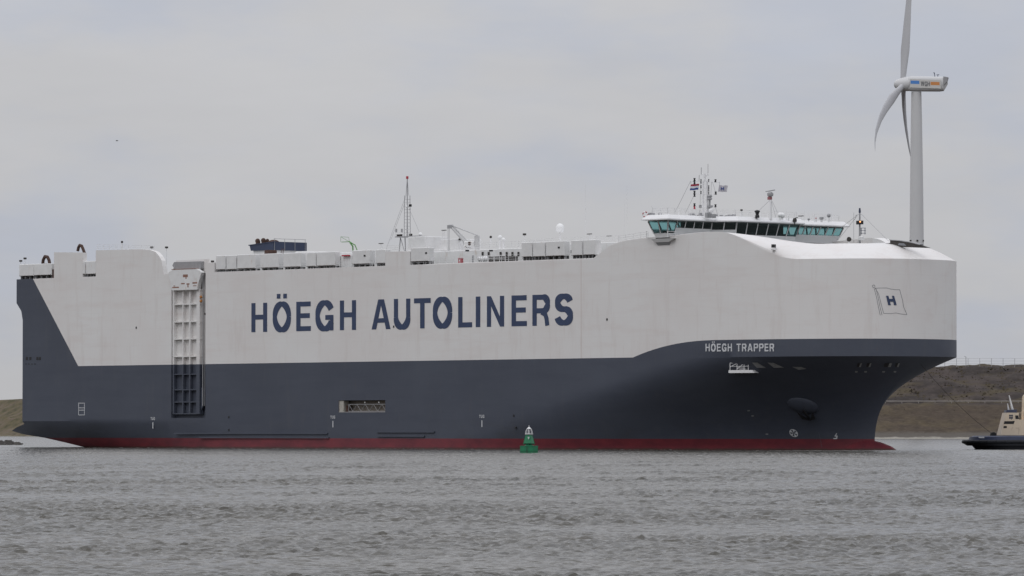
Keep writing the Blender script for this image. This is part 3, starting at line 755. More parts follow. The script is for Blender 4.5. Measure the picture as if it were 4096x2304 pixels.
# ladder stack, lamps and pole fittings on the deckhouse
def pole(px, y0, y1, t, r=.05, head=None, hm='dark', name='lamp_post', hs=.22):
    g = empty(name, (0, 0, 0), 0, ship); s_, z0_ = L(px, y0, t); z1_ = L(px, y1, t)[1]
    SM().tube((s_, t, z0_), (s_, t, z1_), r, 6).build('post', M['cleanwhite'], g)
    if head == 'box': SM().cbox((s_-hs, t-hs, z1_-.05), (s_+hs, t+hs, z1_+hs*1.2), .04).build('head', M[hm], g)
    if head == 'bar': SM().box((s_-hs*2.2, t-.12, z1_-.06), (s_+hs*2.2, t+.12, z1_+.06)).build('head', M[hm], g)
    if head == 'ball': SM().ball((s_, t, z1_), hs, 10, 8).build('head', M[hm], g, smooth=60)
    return g
for a_ in ((1524, 1003, 974, 12, .05, 'bar'), (1776, 1000, 921, 9, .06, 'bar'), (1528, 995, 974, 11, .05, None), (2358, 965, 936, 10, .06, 'bar'), (2376, 960, 938, 10, .04, None), (2368, 965, 948, 8, .04, None), (2436, 958, 944, 8, .04, 'bar'), (488, 998, 968, 12, .14, 'ball'), (666, 1060, 992, 15, .06, 'box'), (100, 1058, 1036, 15, .05, 'box'), (83, 1060, 1046, 15, .05, 'box'), (607, 1003, 992, 15, .05, 'box'), (2098, 970, 940, 10, .05, 'box'), (1963, 975, 948, 10, .12, 'ball'), (1841, 1000, 960, 9, .08, 'box'), (828, 1050, 1045, 16, .05, 'box'), (1928, 975, 966, 12, .05, None), (850, 1052, 1048, 16, .05, 'box')):
    pole(*a_[:5], head=a_[5])
for px in (1770, 1783): pole(px, 1000, 925, 9, .04)
pole(2000, 1000, 950, 10, .18, 'ball', 'dome', 'ventilator', .38); pole(2014, 1000, 958, 10, .16, 'ball', 'dome', 'ventilator', .3)
g = pole(2240, 968, 930, 6, .1, None, name='satellite_dome'); SM().lathe(P_(2240, 930, 6), [(.45, 0), (.66, .1), (.66, .75), (.6, 1.05), (.42, 1.3), (.2, 1.42), (.02, 1.45)], 16).build('radome', M['dome'], g, smooth=45)
pole(2342, 965, 740, 9, .022, name='whip_antenna'); pole(2508, 930, 745, 9, .02, name='whip_antenna'); pole(2498, 935, 800, 10, .02, name='whip_antenna')
# side recess fittings: dark ventilator doors, grille, red chest, raft canisters
mb = SM()
for px in (1930, 1954, 2002, 2026, 2049, 2073):
    s_, z_ = L(px, 1016, 13.6); SM().box((s_-.2, 13.55, z_-.33), (s_+.2, 13.62, z_+.33)).build('dark_door', M['dark'], ship)
sA, sB = SX(1955, 16, 1035), SX(2058, 16, 1035)
SM().cbox((sA, 15.2, DZ), (sB, 16.2, ZY(2000, 1025, 16.2)), .06).build('dark_locker', M['dark'], ship)
rail([(sA-.6, HB-.25, DZ), (sB, HB-.25, DZ)], 1.0, r=.05, step=1.3, rows_=(1, .55))
SM().box((SX(1888, 13.6), 13.51, 29.7), (SX(1893, 13.6), 13.6, 31)).build('door', M['steel'], ship)
for px, y in ((1709, 1012), (1870, 1003), (2240, 990), (1965, 1003), (1463, 1023)):
    s_, z_ = L(px, y, HB-.3); SM().cbox((s_-.22, HB-.5, z_-.12), (s_+.22, HB+.02, z_+.14), .04).build('floodlight', M['black'], ship)
SM().box((SX(2277), HB-.4, ZY(2277, 1013)), (SX(2281), HB-.3, ZY(2277, 1000))).build('vent_slot', M['black'], ship)
for k, px in enumerate((1925, 1941)):
    c = W(SX(px, 16.9, 1038), 16.9, 0); z = ZY(px, 1034, 16.9)-.05
    rr = empty('life_raft', (c.x, c.y, z-.42), -TH); tag(rr, ('white life raft canister at the left end of the railed recess on the ship deck', 'white life raft canister touching the dark locker behind the deck rail')[k], 'life raft', 'life raft canisters on the ship deck')
    MB().lathe((0, 0, .42), [(.02, -.62), (.30, -.58), (.40, -.42), (.40, .42), (.30, .58), (.02, .62)], 14, 'x').build('canister', M['dome'], rr, smooth=35)
    for s_ in (-.3, .3): MB().box((s_-.05, -.3, 0), (s_+.05, .3, .1)).build('cradle', M['steel'], rr)
    for s_ in (-.25, .25): MB().lathe((s_, 0, .42), [(.405, -.03), (.412, 0), (.405, .03)], 14, 'x').build('strap', M['dark'], rr)
c = W(SX(1843, 16.8, 1038), 16.8, 0)
rb = empty('fire_hose_chest', (c.x, c.y, DZ), -TH); tag(rb, 'red chest with pale emblem standing at the ship rail below the crane', 'chest')
zc_ = ZY(1843, 1034, 16.8)-DZ
MB().cbox((-.34, -.3, .1), (.34, .3, zc_), .06).build('chest_body', M['redp'], rb)
MB().box((-.1, -.31, zc_*.45), (.1, -.302, zc_*.75)).build('emblem', M['whitelet'], rb)
MB().cbox((-.37, -.32, zc_+.002), (.37, .32, zc_+.08), .03).build('lid', M['redp'], rb)
for sx_ in (-.25, .25): MB().box((sx_-.05, -.25, 0), (sx_+.05, .25, .098)).build('foot', M['black'], rb)

# ------------------------------------------------------------------ navigation bridge
br = empty('bridge', (0, 0, 0), 0, ship)
top = [(158.3, 19.6), (162.6, 19.6), (162.2, 17.2), (162.0, 9.5), (164.9, 7.0), (164.9, -7.0), (162.0, -9.5), (162.3, -19.6), (158.3, -19.6), (158.3, -9), (158.3, 9)]
ZW1 = 34.85
def inset(poly, d):
    n = len(poly); out = []; A = sum(poly[i][0]*poly[(i+1) % n][1]-poly[(i+1) % n][0]*poly[i][1] for i in range(n)); sg = 1 if A > 0 else -1
    for i in range(n):
        p0, p1, p2 = (Vector(poly[(i+k) % n]) for k in (-1, 0, 1)); d1 = (p1-p0).normalized(); d2 = (p2-p1).normalized()
        n1_ = Vector((-d1.y, d1.x))*sg; n2_ = Vector((-d2.y, d2.x))*sg; m_ = (n1_+n2_); m_ = m_/max(m_.dot(n1_), .4); out.append(tuple(p1+m_*d))
    return out
def at_z(z): return inset(top, (ZW1-z)*.33)
EDG = {0: (2, 33.0), 1: (1, 33.0), 2: (4, 33.85), 3: (2, 33.75), 4: (6, 33.05), 5: (1, 33.3), 6: (6, 33.55), 7: (2, 32.95), 8: (5, 33.6), 10: (5, 33.6)}
wallm = SM(); glass_n = 0
p_top = at_z(ZW1)
for e in range(len(top)):
    i, j = e, (e+1) % len(top)
    n, z0_ = EDG.get(e, (0, ZW1))
    pb_, pt_ = at_z(z0_), p_top; p32 = at_z(32.4)
    wallm.add([(*p32[i], 32.35), (*p32[j], 32.35), (*pb_[j], z0_), (*pb_[i], z0_)], [(0, 1, 2, 3)])
    pin = [Vector((*q, 0)) for q in (p32[i], p32[j])]
    if n == 0: continue
    A0, B0 = Vector((*pb_[i], z0_)), Vector((*pb_[j], z0_)); A1, B1 = Vector((*pt_[i], ZW1)), Vector((*pt_[j], ZW1))
    for k in range(n):
        q0, q1 = k/n, (k+1)/n
        a0, b0 = A0.lerp(B0, q0), A0.lerp(B0, q1); a1, b1 = A1.lerp(B1, q0), A1.lerp(B1, q1)
        SM().add([a0, b0, b1, a1], [(0, 1, 2, 3)]).build('window_pane', M['glass'], br)
        # black rubber frame round the pane
        fm = SM(); c0 = (a0+b0+a1+b1)/4
        ring = [a0, b0, b1, a1]
        for m_ in range(4):
            u0, u1 = ring[m_].lerp(c0, .13), ring[(m_+1) % 4].lerp(c0, .13)
            fm.tube(u0, u1, .035, 4)
        fm.build('window_frame', M['dark'], br)
    for k in range(n+1):
        q0 = k/n; rr = .13 if k in (0, n) else .085
        SM().tube(A0.lerp(B0, q0), A1.lerp(B1, q0), rr, 6).build('mullion', M['cleanwhite'], br)
wallm.build('bridge_wall', M['cleanwhite'], br)
roof = inset(top, -.75); roofu = inset(top, -.05)
SM().plan([(a, b) for a, b in roof], ZW1+.12, ZW1+.30).build('roof_edge', M['cleanwhite'], br)
SM().plan(inset(roof, .02), ZW1+.302, ZW1+.95, roofu).build('roof', M['cleanwhite'], br)
SM().plan(inset(top, .0), ZW1, ZW1+.118).build('header', M['steel'], br)
SM().plan(at_z(32.4), 32.2, 32.34).build('floor', M['dark'], br)
# port and starboard wing pods
for sg in (1, -1):
    t0, t1 = (17.9, 19.0) if sg > 0 else (-17.9, -19.0)
    mb = SM(); mb.hexa([(158.8, t0, 31.65), (161.9, t0, 31.65), (161.9, t1-.3*sg, 31.65), (158.8, t1-.3*sg, 31.65), (158.3, t0, 32.19), (163, t0, 32.19), (163, t1, 32.19), (158.3, t1, 32.19)])
    mb.build('wing_pod', M['cleanwhite'], br)
    mb = SM(); mb.hexa([(159.1, t0, 31.2), (161.6, t0, 31.2), (161.6, t1-.7*sg, 31.2), (159.1, t1-.7*sg, 31.2), (158.9, t0, 31.64), (161.8, t0, 31.64), (161.8, t1-.4*sg, 31.64), (158.9, t1-.4*sg, 31.64)])
    mb.build('wing_pod', M['steel'], br)
# wheelhouse interior: dark core with consoles
SM().box((153.2, -8.9, 29.6), (158.2, 8.9, 35.2)).build('deckhouse', M['cleanwhite'], ship)
SM().box((158.45, -9.2, 32.36), (159.2, 12.8, ZW1-.01)).build('bulkhead', M['dark'], br)
for y0_, y1_ in ((-6, -1), (0.5, 6)): SM().cbox((162.2, y0_, 32.36), (163.1, y1_, 33.45), .08).build('console', M['black'], br)
SM().cbox((160, 16.5, 32.36), (161, 18.3, 33.4), .08).build('console', M['black'], br)
SM().cbox((160, -18.3, 32.36), (161, -16.5, 33.4), .08).build('console', M['black'], br)
# front apron wall below the windows
SM().plan([(158.4, 17.2), (161.6, 16.8), (161.5, 9.3), (164.0, 6.8), (164.0, -6.8), (161.5, -9.3), (161.6, -18.6), (158.4, -18.6)], 30.6, 32.19).build('apron', M['cleanwhite'], br)
rail([(165.2, -5.5, 32.9-1), (165.2, 7.2, 32.9-1), (163, 11, 32.9-1)], 1.0, r=.04, par=br)
rail([(162.7, 19.8, 32.3), (162.7, 16.5, 32.3)], .9, r=.05, par=br); rail([(157.9, 19.6, 32.3), (156.3, 18, 32.3)], 1.1, r=.04, par=br)
rail([(162.9, -19.6, 31.9), (164.2, -19.6, 31.9)], 1.1, r=.04, par=br)
ZR = ZW1+.95
rl = [(a, b, ZR) for a, b in inset(top, .5)]; rail(rl+[rl[0]], 1.0, r=.026, par=br, step=1.5)
# monkey island fittings
def Q(px, py, t): s_, z_ = L(px, py, t); return (s_, t, z_)
mm = empty('radar_mast', (0, 0, 0), 0, ship); t = 9.0
mb = SM()
mb.tube(Q(2812, 866, t), Q(2812, 724, t), .19, 8); mb.tube(Q(2827, 866, t), Q(2827, 722, t), .19, 8)
mb.tube(Q(2819, 724, t), Q(2820, 695, t), .14, 8); mb.tube(Q(2820, 712, t), Q(2806, 692, t), .05); mb.tube(Q(2820, 712, t), Q(2833, 694, t), .05)
for y in (750, 775, 801, 826): mb.tube(Q(2812, y, t), Q(2827, y, t), .06)
mb.build('mast_column', M['cleanwhite'], mm, smooth=40)
for y, a, b2 in ((725, 2762, 2879), (775, 2780, 2866), (826, 2778, 2866), (698, 2804, 2836)):
    SM().tube(Q(a, y, t), Q(b2, y+3, t), .05).build('yard', M['cleanwhite'], mm)
mb = SM()
mb.tube(Q(2832, 698, t), Q(2832, 656, t), .035, 4); mb.tube(Q(2805, 698, t), Q(2805, 670, t), .05, 4); mb.tube(Q(2796, 727, t), Q(2797, 700, t), .04, 4)
mb.build('whip_antenna', M['steel'], mm)
for px, y in ((2778, 718), (2778, 731), (2778, 769), (2778, 781), (2778, 819), (2778, 831), (2862, 723), (2863, 772), (2862, 823), (2804, 722), (2804, 728), (2804, 747), (2804, 770), (2835, 722), (2835, 747), (2835, 758), (2835, 772)):
    big = px in (2778, 2862, 2863); q = Q(px, y, t); r_ = .17 if big else .09
    SM().lathe(q, [(r_, -.24), (r_, -.1), (r_*.7, -.05), (r_*.7, .06), (r_, .1), (r_, .22)], 8).build('navigation_light', M['black'] if y != 831 else M['redp'], mm)
mb = SM()
for y in (785, 795): mb.lathe(Q(2838, y, t), [(.3, -.2), (.45, 0), (.3, .2)], 10)
mb.tube(Q(2827, 790, t), Q(2842, 790, t), .1); mb.lathe(Q(2840, 826, t), [(.5, -.15), (.5, .15)], 10); mb.tube(Q(2836, 868, t), Q(2838, 780, t), .16, 6)
mb.build('radar_unit', M['steel'], mm)
SM().ball(Q(2845, 842, t), .42, 12, 8).build('radome', M['dome'], mm, smooth=60)
mb = SM()
for a_ in ((2762, 725, 2700, 850), (2778, 778, 2740, 855), (2862, 828, 2872, 868), (2849, 726, 2866, 780), (2846, 728, 2840, 850), (2802, 726, 2800, 850), (2764, 727, 2763, 735), (2878, 728, 2878, 742)):
    mb.tube(Q(a_[0], a_[1], t), Q(a_[2], a_[3], t), .025, 4)
mb.build('halyard', M['steel'], mm)
SM().cbox((*Q(2798, 826, t)[:1], t-.2, Q(2798, 826, t)[2]-.2), (Q(2798, 826, t)[0]+.4, t+.2, Q(2798, 826, t)[2]+.25), .05).build('horn', M['steel'], mm)

rm = empty('forward_radar_mast', (0, 0, 0), 0, ship); t = 0
SM().tube(Q(3082, 878, t), Q(3082, 800, t), .24, 10, .19).build('pole', M['cleanwhite'], rm, smooth=40)
SM().cbox((Q(3074, 790, t)[0], -.3, ZY(3078, 799, t)), (Q(3084, 790, t)[0], .3, ZY(3078, 787, t)), .05).build('light_box', simple('red_mast_box', (.32, .12, .13), .6, .2, 2), rm)
SM().lathe(Q(3081, 777, t), [(.2, -.42), (.5, -.2), (.5, .15), (.3, .32), (.12, .38)], 12).build('radar_dome', M['steel'], rm, smooth=45)
q = Q(3081, 764, t); SM().hexa([(q[0]-.95, -.1, q[2]-.12), (q[0]+.95, -.1, q[2]+.06), (q[0]+.95, .1, q[2]+.06), (q[0]-.95, .1, q[2]-.12), (q[0]-.95, -.1, q[2]-.0), (q[0]+.95, -.1, q[2]+.18), (q[0]+.95, .1, q[2]+.18), (q[0]-.95, .1, q[2])]).build('scanner', M['steel'], rm)
mb = SM(); mb.tube(Q(3077, 803, t), Q(3030, 848, t), .025, 4); mb.tube(Q(3088, 803, t), Q(3110, 850, t), .025, 4); mb.tube(Q(3086, 806, t), Q(3103, 868, t), .025, 4); mb.build('stay_wires', M['steel'], rm)
g = empty('compass_binnacle', (0, 0, 0), 0, ship); q = Q(3029, 871, 3)
SM().lathe(q, [(.34, 0), (.34, .3), (.24, .45), (.3, .75), (.45, .95), (.42, 1.08), (.1, 1.2)], 12).build('pedestal', M['black'], g, smooth=30)
for a_ in ((2966, 873, 842, 6, .09, 'box', 'dark', 'lamp_post', .16), (2608, 872, 826, 17, .045, None), (2640, 870, 858, 16, .16, 'ball', 'steel', 'searchlight', .33), (2700, 868, 834, 14, .04, None), (2715, 868, 836, 14, .06, None), (2936, 873, 830, 6, .035, None), (2898, 873, 850, 6, .03, None),
           (3145, 880, 843, -3, .04, None), (3204, 888, 864, -8, .07, 'bar'), (3217, 885, 845, -8, .035, None), (3257, 888, 853, -11, .06, None), (3286, 888, 876, -13, .2, 'box', 'steel', 'locker', .26), (3315, 888, 862, -15, .14, 'ball', 'steel', 'searchlight', .32), (3324, 888, 850, -16, .06, None), (3235, 886, 877, -8, .1, 'ball', 'steel', 'lamp_post', .2), (3128, 878, 862, -2, .2, 'ball', 'dome', 'satellite_dome', .45), (3120, 878, 860, 0, .2, 'ball', 'dome', 'satellite_dome', .4), (3154, 880, 864, -4, .12, None), (3264, 888, 874, -11, .12, 'box', 'redp', 'fire_box', .1), (2790, 868, 862, 10, .05, 'bar')):
    pole(*a_[:5], head=a_[5], **({'hm': a_[6], 'name': a_[7], 'hs': a_[8]} if len(a_) > 6 else {}))
q = Q(2605, 868, 18); SM().cbox((q[0]-.5, 17.5, q[2]-.3), (q[0]+.35, 18.4, q[2]+.65), .05).build('equipment_box', M['steel'], ship)
q = Q(3179, 880, -5); mb = SM(); mb.lathe(q, [(.3, -.3), (.35, 0), (.2, .3)], 10); mb.tube((q[0], -5, q[2]-.8), q, .07); mb.box((q[0]+.2, -5.1, q[2]+.3), (q[0]+.6, -4.9, q[2]+.4)); mb.build('searchlight', M['dark'], ship)
q = Q(2924, 876, 7.5); mb = SM(); mb.ball(q, .34, 10, 6); mb.tube((q[0], 7.5, q[2]-.4), q, .08); mb.build('searchlight', M['steel'], ship)
random.seed(5)
mb = SM()
for k in range(26):
    px = 2760+k*7+random.uniform(-2, 2); t_2 = random.uniform(6, 12) if px < 2880 else random.uniform(2, 7); q = Q(px, 874, t_2); s_ = min(max(q[0], 153), 163)
    h = random.uniform(.15, .6); mb.box((s_-.2, t_2-.2, ZR-.3), (s_+.25, t_2+.2, ZR+h))
mb.build('roof_fittings', M['steel'], ship)['kind'] = 'stuff'

# forward mast with signal lamp box
fm = empty('foremast', (0, 0, 0), 0, ship); t = 1.0
SM().tube(Q(3439, 984, t), Q(3439, 850, t), .17, 10, .12).build('pole', M['steel'], fm, smooth=40)
SM().lathe(Q(3439, 852, t), [(.12, 0), (.17, .1), (.17, .4), (.12, .45), (.15, .5), (.12, .75)], 8).build('navigation_light', M['navy'], fm)
SM().cbox((Q(3433, 890, t)[0], t+.1, ZY(3440, 898, t)), (Q(3456, 890, t)[0], t+.5, ZY(3440, 883, t)), .03).build('lamp_box', M['black'], fm)
m, nt2, p2 = newmat('signal_lamp'); p2.inputs['Emission Color'].default_value = (1, .35, .12, 1); p2.inputs['Emission Strength'].default_value = 3.0; p2.inputs['Base Color'].default_value = (.8, .3, .1, 1)
q = Q(3450, 887, t); SM().lathe((q[0], t+.5, q[2]), [(.11, 0), (.11, .05), (.02, .07)], 10, 'y').build('lit_lamp', m, fm)
mb = SM()
for px in (3445, 3460): mb.tube(Q(px, 938, t), Q(px, 911, t), .05, 4)
for y in (912, 922, 933): mb.tube(Q(3443, y, t), Q(3463, y, t), .045, 4)
mb.build('ladder', M['navy'], fm)
mb = SM()
for a_ in ((3437, 856, 3425, 862), (3441, 856, 3452, 862), (3427, 862, 3340, 930), (3430, 862, 3360, 950), (3451, 862, 3555, 965), (3425, 858, 3418, 880), (3438, 940, 3428, 984), (3415, 850, 3415, 970)): mb.tube(Q(a_[0], a_[1], t), Q(a_[2], a_[3], t), .026, 4)
mb.build('stay_wires', M['steel'], fm)
SM().cbox((Q(3442, 950, t)[0], t, ZY(3445, 962, t)), (Q(3458, 950, t)[0], t+.6, ZY(3445, 945, t)), .12).build('horn', M['white'], fm)
g = pole(3396, 984, 968, 3, .14, None, name='searchlight'); q = Q(3396, 957, 3); SM().lathe((q[0], 3, q[2]), [(.2, -.35), (.36, -.1), (.36, .12), (.3, .16)], 12, 'y').build('lamp_head', M['dark'], g)
# box light on the shoulder below the bridge
s_, h_, z_ = on_hull(3094, 988); p_, tx, u_, n_ = hull_frame(s_, 29)
def hull_box(px, py, wdt, hgt, dep, mat, name, par=None):
    s_, h_, z_ = on_hull(px, py); p_, tx, u_, n_ = hull_frame(s_, z_); u_ = Vector((0, 0, 1)) if z_ > ZK else u_
    c = [toL(p_+tx*a*wdt/2+u_*b2*hgt/2+n_*d) for d in (-.3, dep) for a, b2 in ((-1, -1), (1, -1), (1, 1), (-1, 1))]
    return MB().hexa(c).build(name, mat, par or ship)
hull_box(3095, 984, .42, .5, .35, M['black'], 'floodlight'); hull_box(3094, 998, .45, .2, .4, M['white'], 'floodlight_bracket')

# dark forward hatch on the bow deck
hd = empty('bow_hatch', (0, 0, 0), 0, ship); t = 2
SM().prism([Q(3482, 984, t)[::2], Q(3484, 981, t)[::2], Q(3560, 972, t)[::2], Q(3560, 961, t)[::2], Q(3600, 964, t)[::2], Q(3640, 970, t)[::2], Q(3680, 980, t)[::2], Q(3716, 992, t)[::2]], t, t-.5).build('hatch_side', M['dark'], hd)
SM().prism([Q(3556, 961, t)[::2], Q(3558, 958, t)[::2], Q(3600, 961, t)[::2], Q(3640, 967, t)[::2], Q(3682, 977, t)[::2], Q(3680, 980, t)[::2], Q(3640, 970, t)[::2], Q(3600, 963.8, t)[::2]], t+.1, t-.6).build('hatch_cover', M['steel'], hd)
SM().prism([Q(3592, 981, t)[::2], Q(3596, 972, t)[::2], Q(3616, 973, t)[::2], Q(3626, 983, t)[::2]], t+.03, t+.005).build('hatch_window', simple('grey_glass', (.20, .21, .23), .3, .1), hd)
SM().cbox((Q(3410, 984, 1)[0], .2, 30.8), (Q(3560, 975, 1)[0], 1, ZY(3500, 972, 1)), .15).build('bow_deckhouse', M['cleanwhite'], ship)

# pilot platform, openings in the flare, mooring ports, anchors
def inhull(px, py, wd, hg, mat, name, rim=None):
    return hull_box(px, py, wd, hg, .03, mat, name)
pp = empty('pilot_platform', (0, 0, 0), 0, ship)
s_, h_, z_ = on_hull(2980, 1490); p_, tx, u_, n_ = hull_frame(s_, z_)
ho = Vector((tx.x, tx.y, 0)).normalized(); no = Vector((-ho.y, ho.x, 0)); no = no if no.y > 0 else -no
base = Vector((s_, h_, ZY(2980, 1492, h_)))
def PB(a, d, z): return toL(base+ho*a+no*d+Vector((0, 0, z)))
MB().hexa([PB(-2.1, -2, 0), (PB(2.3, -2, 0)), PB(2.3, 1.3, 0), PB(-2.1, 1.3, 0), PB(-2.1, -2, .42), PB(1.9, -2, .42), PB(1.9, 1.3, .42), PB(-2.1, 1.3, .42)]).build('platform', M['cleanwhite'], pp)
mb = MB()
for a in (-1.9, -.7, .5, 1.2): mb.tube(PB(a, 1.2, .42), PB(a, 1.2, 1.5), .06, 4)
mb.tube(PB(-1.9, 1.2, 1.5), PB(1.2, 1.2, 1.5), .06, 4); mb.tube(PB(-1.9, 1.2, 1.0), PB(1.2, 1.2, 1.0), .04, 4); mb.tube(PB(-1.9, 1.2, .9), PB(-.7, 1.2, 1.45), .05, 4); mb.tube(PB(-.7, 1.2, .6), PB(.5, 1.2, 1.45), .05, 4)
mb.build('railing', M['cleanwhite'], pp)
mb = MB(); mb.hexa([PB(-.5, 0, .42), PB(.8, 0, .42), PB(.8, .9, .42), PB(-.5, .9, .42), PB(-1.9, 0, 2.6), PB(-1.2, 0, 2.6), PB(-1.2, .9, 2.6), PB(-1.9, .9, 2.6)]); mb.build('ladder_trunk', M['steel'], pp)
pale = simple('pale_recess', (.30, .30, .31), .7, .2, 2)
for q in ([(3008, 1449), (3030, 1449), (3064, 1470), (3028, 1470)], [(3070, 1449), (3094, 1450), (3136, 1469), (3096, 1470)], [(3168, 1466), (3205, 1466), (3226, 1474), (3195, 1478)]):
    panel_on_hull(q, pale, 'flare_opening', .06)
for px in (3440, 3478, 3556, 3592, 3628):
    big = px == 3556
    panel_on_hull([(px-9-8*big, 1452), (px+7, 1450), (px+2, 1466), (px-13-8*big, 1467)], M['black'], 'mooring_port', .05)
    panel_on_hull([(px+2, 1452), (px+8+4*big, 1451), (px+3+4*big, 1467), (px-4, 1467)], pale, 'port_lip', .055)
for px in (3425, 3462, 3534, 3580, 3610): panel_on_hull([(px-5, 1483), (px+6, 1483), (px+5, 1489), (px-5, 1489)], pale, 'fairlead', .05)
for px, py in ((2995, 1642), (3011, 1663), (3068, 1736)): panel_on_hull([(px-5, py-2), (px+5, py-2), (px+5, py+2), (px-5, py+2)], pale, 'hull_mark', .05)
# anchor bolster: rounded bulge in the flare with the anchor below
def bolster(side):
    s_, h_, z_ = on_hull(3212, 1622); p_, tx, u_, n_ = hull_frame(s_, z_)
    fl = lambda q: Vector((q[0], -q[1]*side, q[2]))
    mb = MB(); n = 20; m_ = 8
    vs = []
    for k in range(m_+1):
        e = k/m_*math.pi/2
        for i in range(n):
            a = 2*math.pi*i/n; vs.append(fl(p_+tx*math.cos(a)*2.3*math.cos(e)+u_*math.sin(a)*1.9*math.cos(e)+n_*(-.12+.75*math.sin(e))))
    fs = [(k*n+i, k*n+(i+1) % n, (k+1)*n+(i+1) % n, (k+1)*n+i) for k in range(m_) for i in range(n)]
    mb.add(vs, fs).build('anchor_bolster', M['hull'], ship, smooth=60)
    an = empty('anchor', (0, 0, 0), 0, ship); mb = MB(); c = p_+n_*.75-u_*.9
    mb.tube(fl(c+u_*.6), fl(c-u_*1.2), .18, 8); mb.build('shank', M['black'], an)
    mb = MB(); 
    for q in (-1, 1): mb.add([fl(c-u_*1.4), fl(c-u_*1.1+tx*q*1.0), fl(c+u_*.1+tx*q*1.15), fl(c-u_*.8+tx*q*.5), fl(c-u_*1.4+n_*.35), fl(c-u_*1.1+tx*q*1.0+n_*.3), fl(c+u_*.1+tx*q*1.15+n_*.1), fl(c-u_*.8+tx*q*.5+n_*.3)], [(0,1,2,3),(4,5,6,7),(0,1,5,4),(1,2,6,5),(2,3,7,6),(3,0,4,7)])
    mb.build('flukes', M['black'], an)
bolster(1); bolster(-1)

# flags and lifebuoy
def flag(name, label, px0, px1, y0, y1, t, mats, skew, cat='flag'):
    a = Vector((*W(*Q(px0, y0, t)[:2]), )); o = empty(name, (*W(Q(px0, y1, t)[0], t)[:2], ZY(px0, y1, t)), 0); tag(o, label, cat)
    base_z = ZY(px0, y1, t); wdt = (px1-px0)*W(Q(px0, y0, t)[0], t).y/F; hgt = (y1-y0)*W(Q(px0, y0, t)[0], t).y/F
    n = 14; k = len(mats)
    for j, (nm, mt) in enumerate(mats):
        vs = []; fs = []; z0_, z1_ = hgt*(k-1-j)/k, hgt*(k-j)/k
        for i in range(n+1):
            u = i/n; yy = .10*math.sin(u*9)*u**.5; dz = skew*u+.03*math.sin(u*10)
            lean = .18*(1-0)
            for zz in (z0_, z1_): vs.append((u*wdt+lean*zz, yy+.03*zz, zz+dz))
        for i in range(n): fs.append((2*i, 2*i+2, 2*i+3, 2*i+1))
        mb = MB(); mb.add(vs, fs); ob = mb.build(nm, mt, o, recalc=False)
        for f_ in ob.data.polygons: f_.use_smooth = True
    return o, wdt, hgt
fr_, fw_, fb_ = simple('flag_red', (.38, .04, .07), .8, .1), simple('flag_white', (.66, .68, .72), .8, .05), simple('flag_blue', (.04, .07, .24), .8, .1)
flag('flag', 'red white and blue striped flag on the left of the ship mast', 2759, 2793, 738, 762, 9, [('stripe', fr_), ('stripe', fw_), ('stripe', fb_)], .12)
o, wf, hf = flag('flag', 'white house flag with blue letter H on the right of the ship mast', 2872, 2907, 741, 767, 9, [('flag_cloth', simple('flag_pale', (.50, .48, .52), .8, .1))], -.05)
mb = MB(); cx, cz = wf*.5, hf*.48
for yy in (-.16, .16): mb.box((cx-.24, yy-.004, cz-.26), (cx-.12, yy+.004, cz+.26)); mb.box((cx+.12, yy-.004, cz-.26), (cx+.24, yy+.004, cz+.26)); mb.box((cx-.119, yy-.004, cz-.06), (cx+.119, yy+.004, cz+.06))
mb.build('letter', fb_, o)
q = Q(2581, 858, 18.6); c = W(q[0], q[1])
lb = empty('lifebuoy', (c.x, c.y-.3, q[2]-.5), 0); tag(lb, 'red and white ring lifebuoy on the rail at the left end of the bridge roof', 'lifebuoy')
for k in range(8):
    mb = MB()
    for i in range(4):
        a, b2 = 2*math.pi*(k*4+i)/32, 2*math.pi*(k*4+i+1)/32
        mb.tube((.38*math.cos(a), 0, .5+.38*math.sin(a)), (.38*math.cos(b2), 0, .5+.38*math.sin(b2)), .085, 8)
    mb.build('ring_segment', M['redp'] if k % 2 else M['dome'], lb, smooth=50)

# ------------------------------------------------------------------ tugboat
def at(px, Y): return (px-2048)*Y/F
TY = 767.0; K = TY/F
tug = empty('tugboat', (at(3853, TY), TY, 0)); tag(tug, 'navy and beige tugboat cut by the right edge of the photo', 'tugboat')
beige = simple('beige_paint', (.78, .65, .50), .55, .08, .8, dirt=(.5, .36, .26)); tnavy = simple('tug_navy_paint', (.040, .052, .105), .5, .2, 1); rubber = simple('black_rubber', (.012, .014, .020), .7, .3, 3)
def T(px, y): return ((px-3853)*K, (1798-y)*K)
LT = 27.0; TB = 5.2
def tug_outline(z, ex=0.0):
    pts = []; n = 14; a0 = {0: 3.4}.get(0)
    for i in range(n+1):
        a = math.pi/2+math.pi*i/n; pts.append((6+(6+ex)*math.cos(a), (TB+ex)*math.sin(a)))
    pts2 = [(x_, y_) for x_, y_ in pts]
    for i in range(n+1):
        a = -math.pi/2+math.pi*i/n; pts2.append((LT-5+(5+ex)*math.cos(a), (TB+ex)*math.sin(a)))
    return pts2
def squeeze(poly, x0): return [(x0+(x_)*(LT-x0)/LT if x_ < 13 else x_, y_) for x_, y_ in poly]
o1 = tug_outline(0, 0)
low = [(max(x_, 0)*.78+2.9 if x_ < 13 else x_, y_*.92) for x_, y_ in o1]
MB().plan(low, -1.2, .62, [(x_*.9+1.3 if x_ < 13 else x_, y_*.97) for x_, y_ in o1]).build('hull', rubber, tug, smooth=30)
MB().plan([(x_*.95+.65 if x_ < 13 else x_, y_) for x_, y_ in tug_outline(0, .12)], .60, 1.02, tug_outline(0, .12)).build('fender_skirt', rubber, tug, smooth=30)
fen = tug_outline(0, 0); mb = MB(); n = len(fen)
for i in range(n): mb.tube((*fen[i], 1.2), (*fen[(i+1) % n], 1.2), .30, 8)
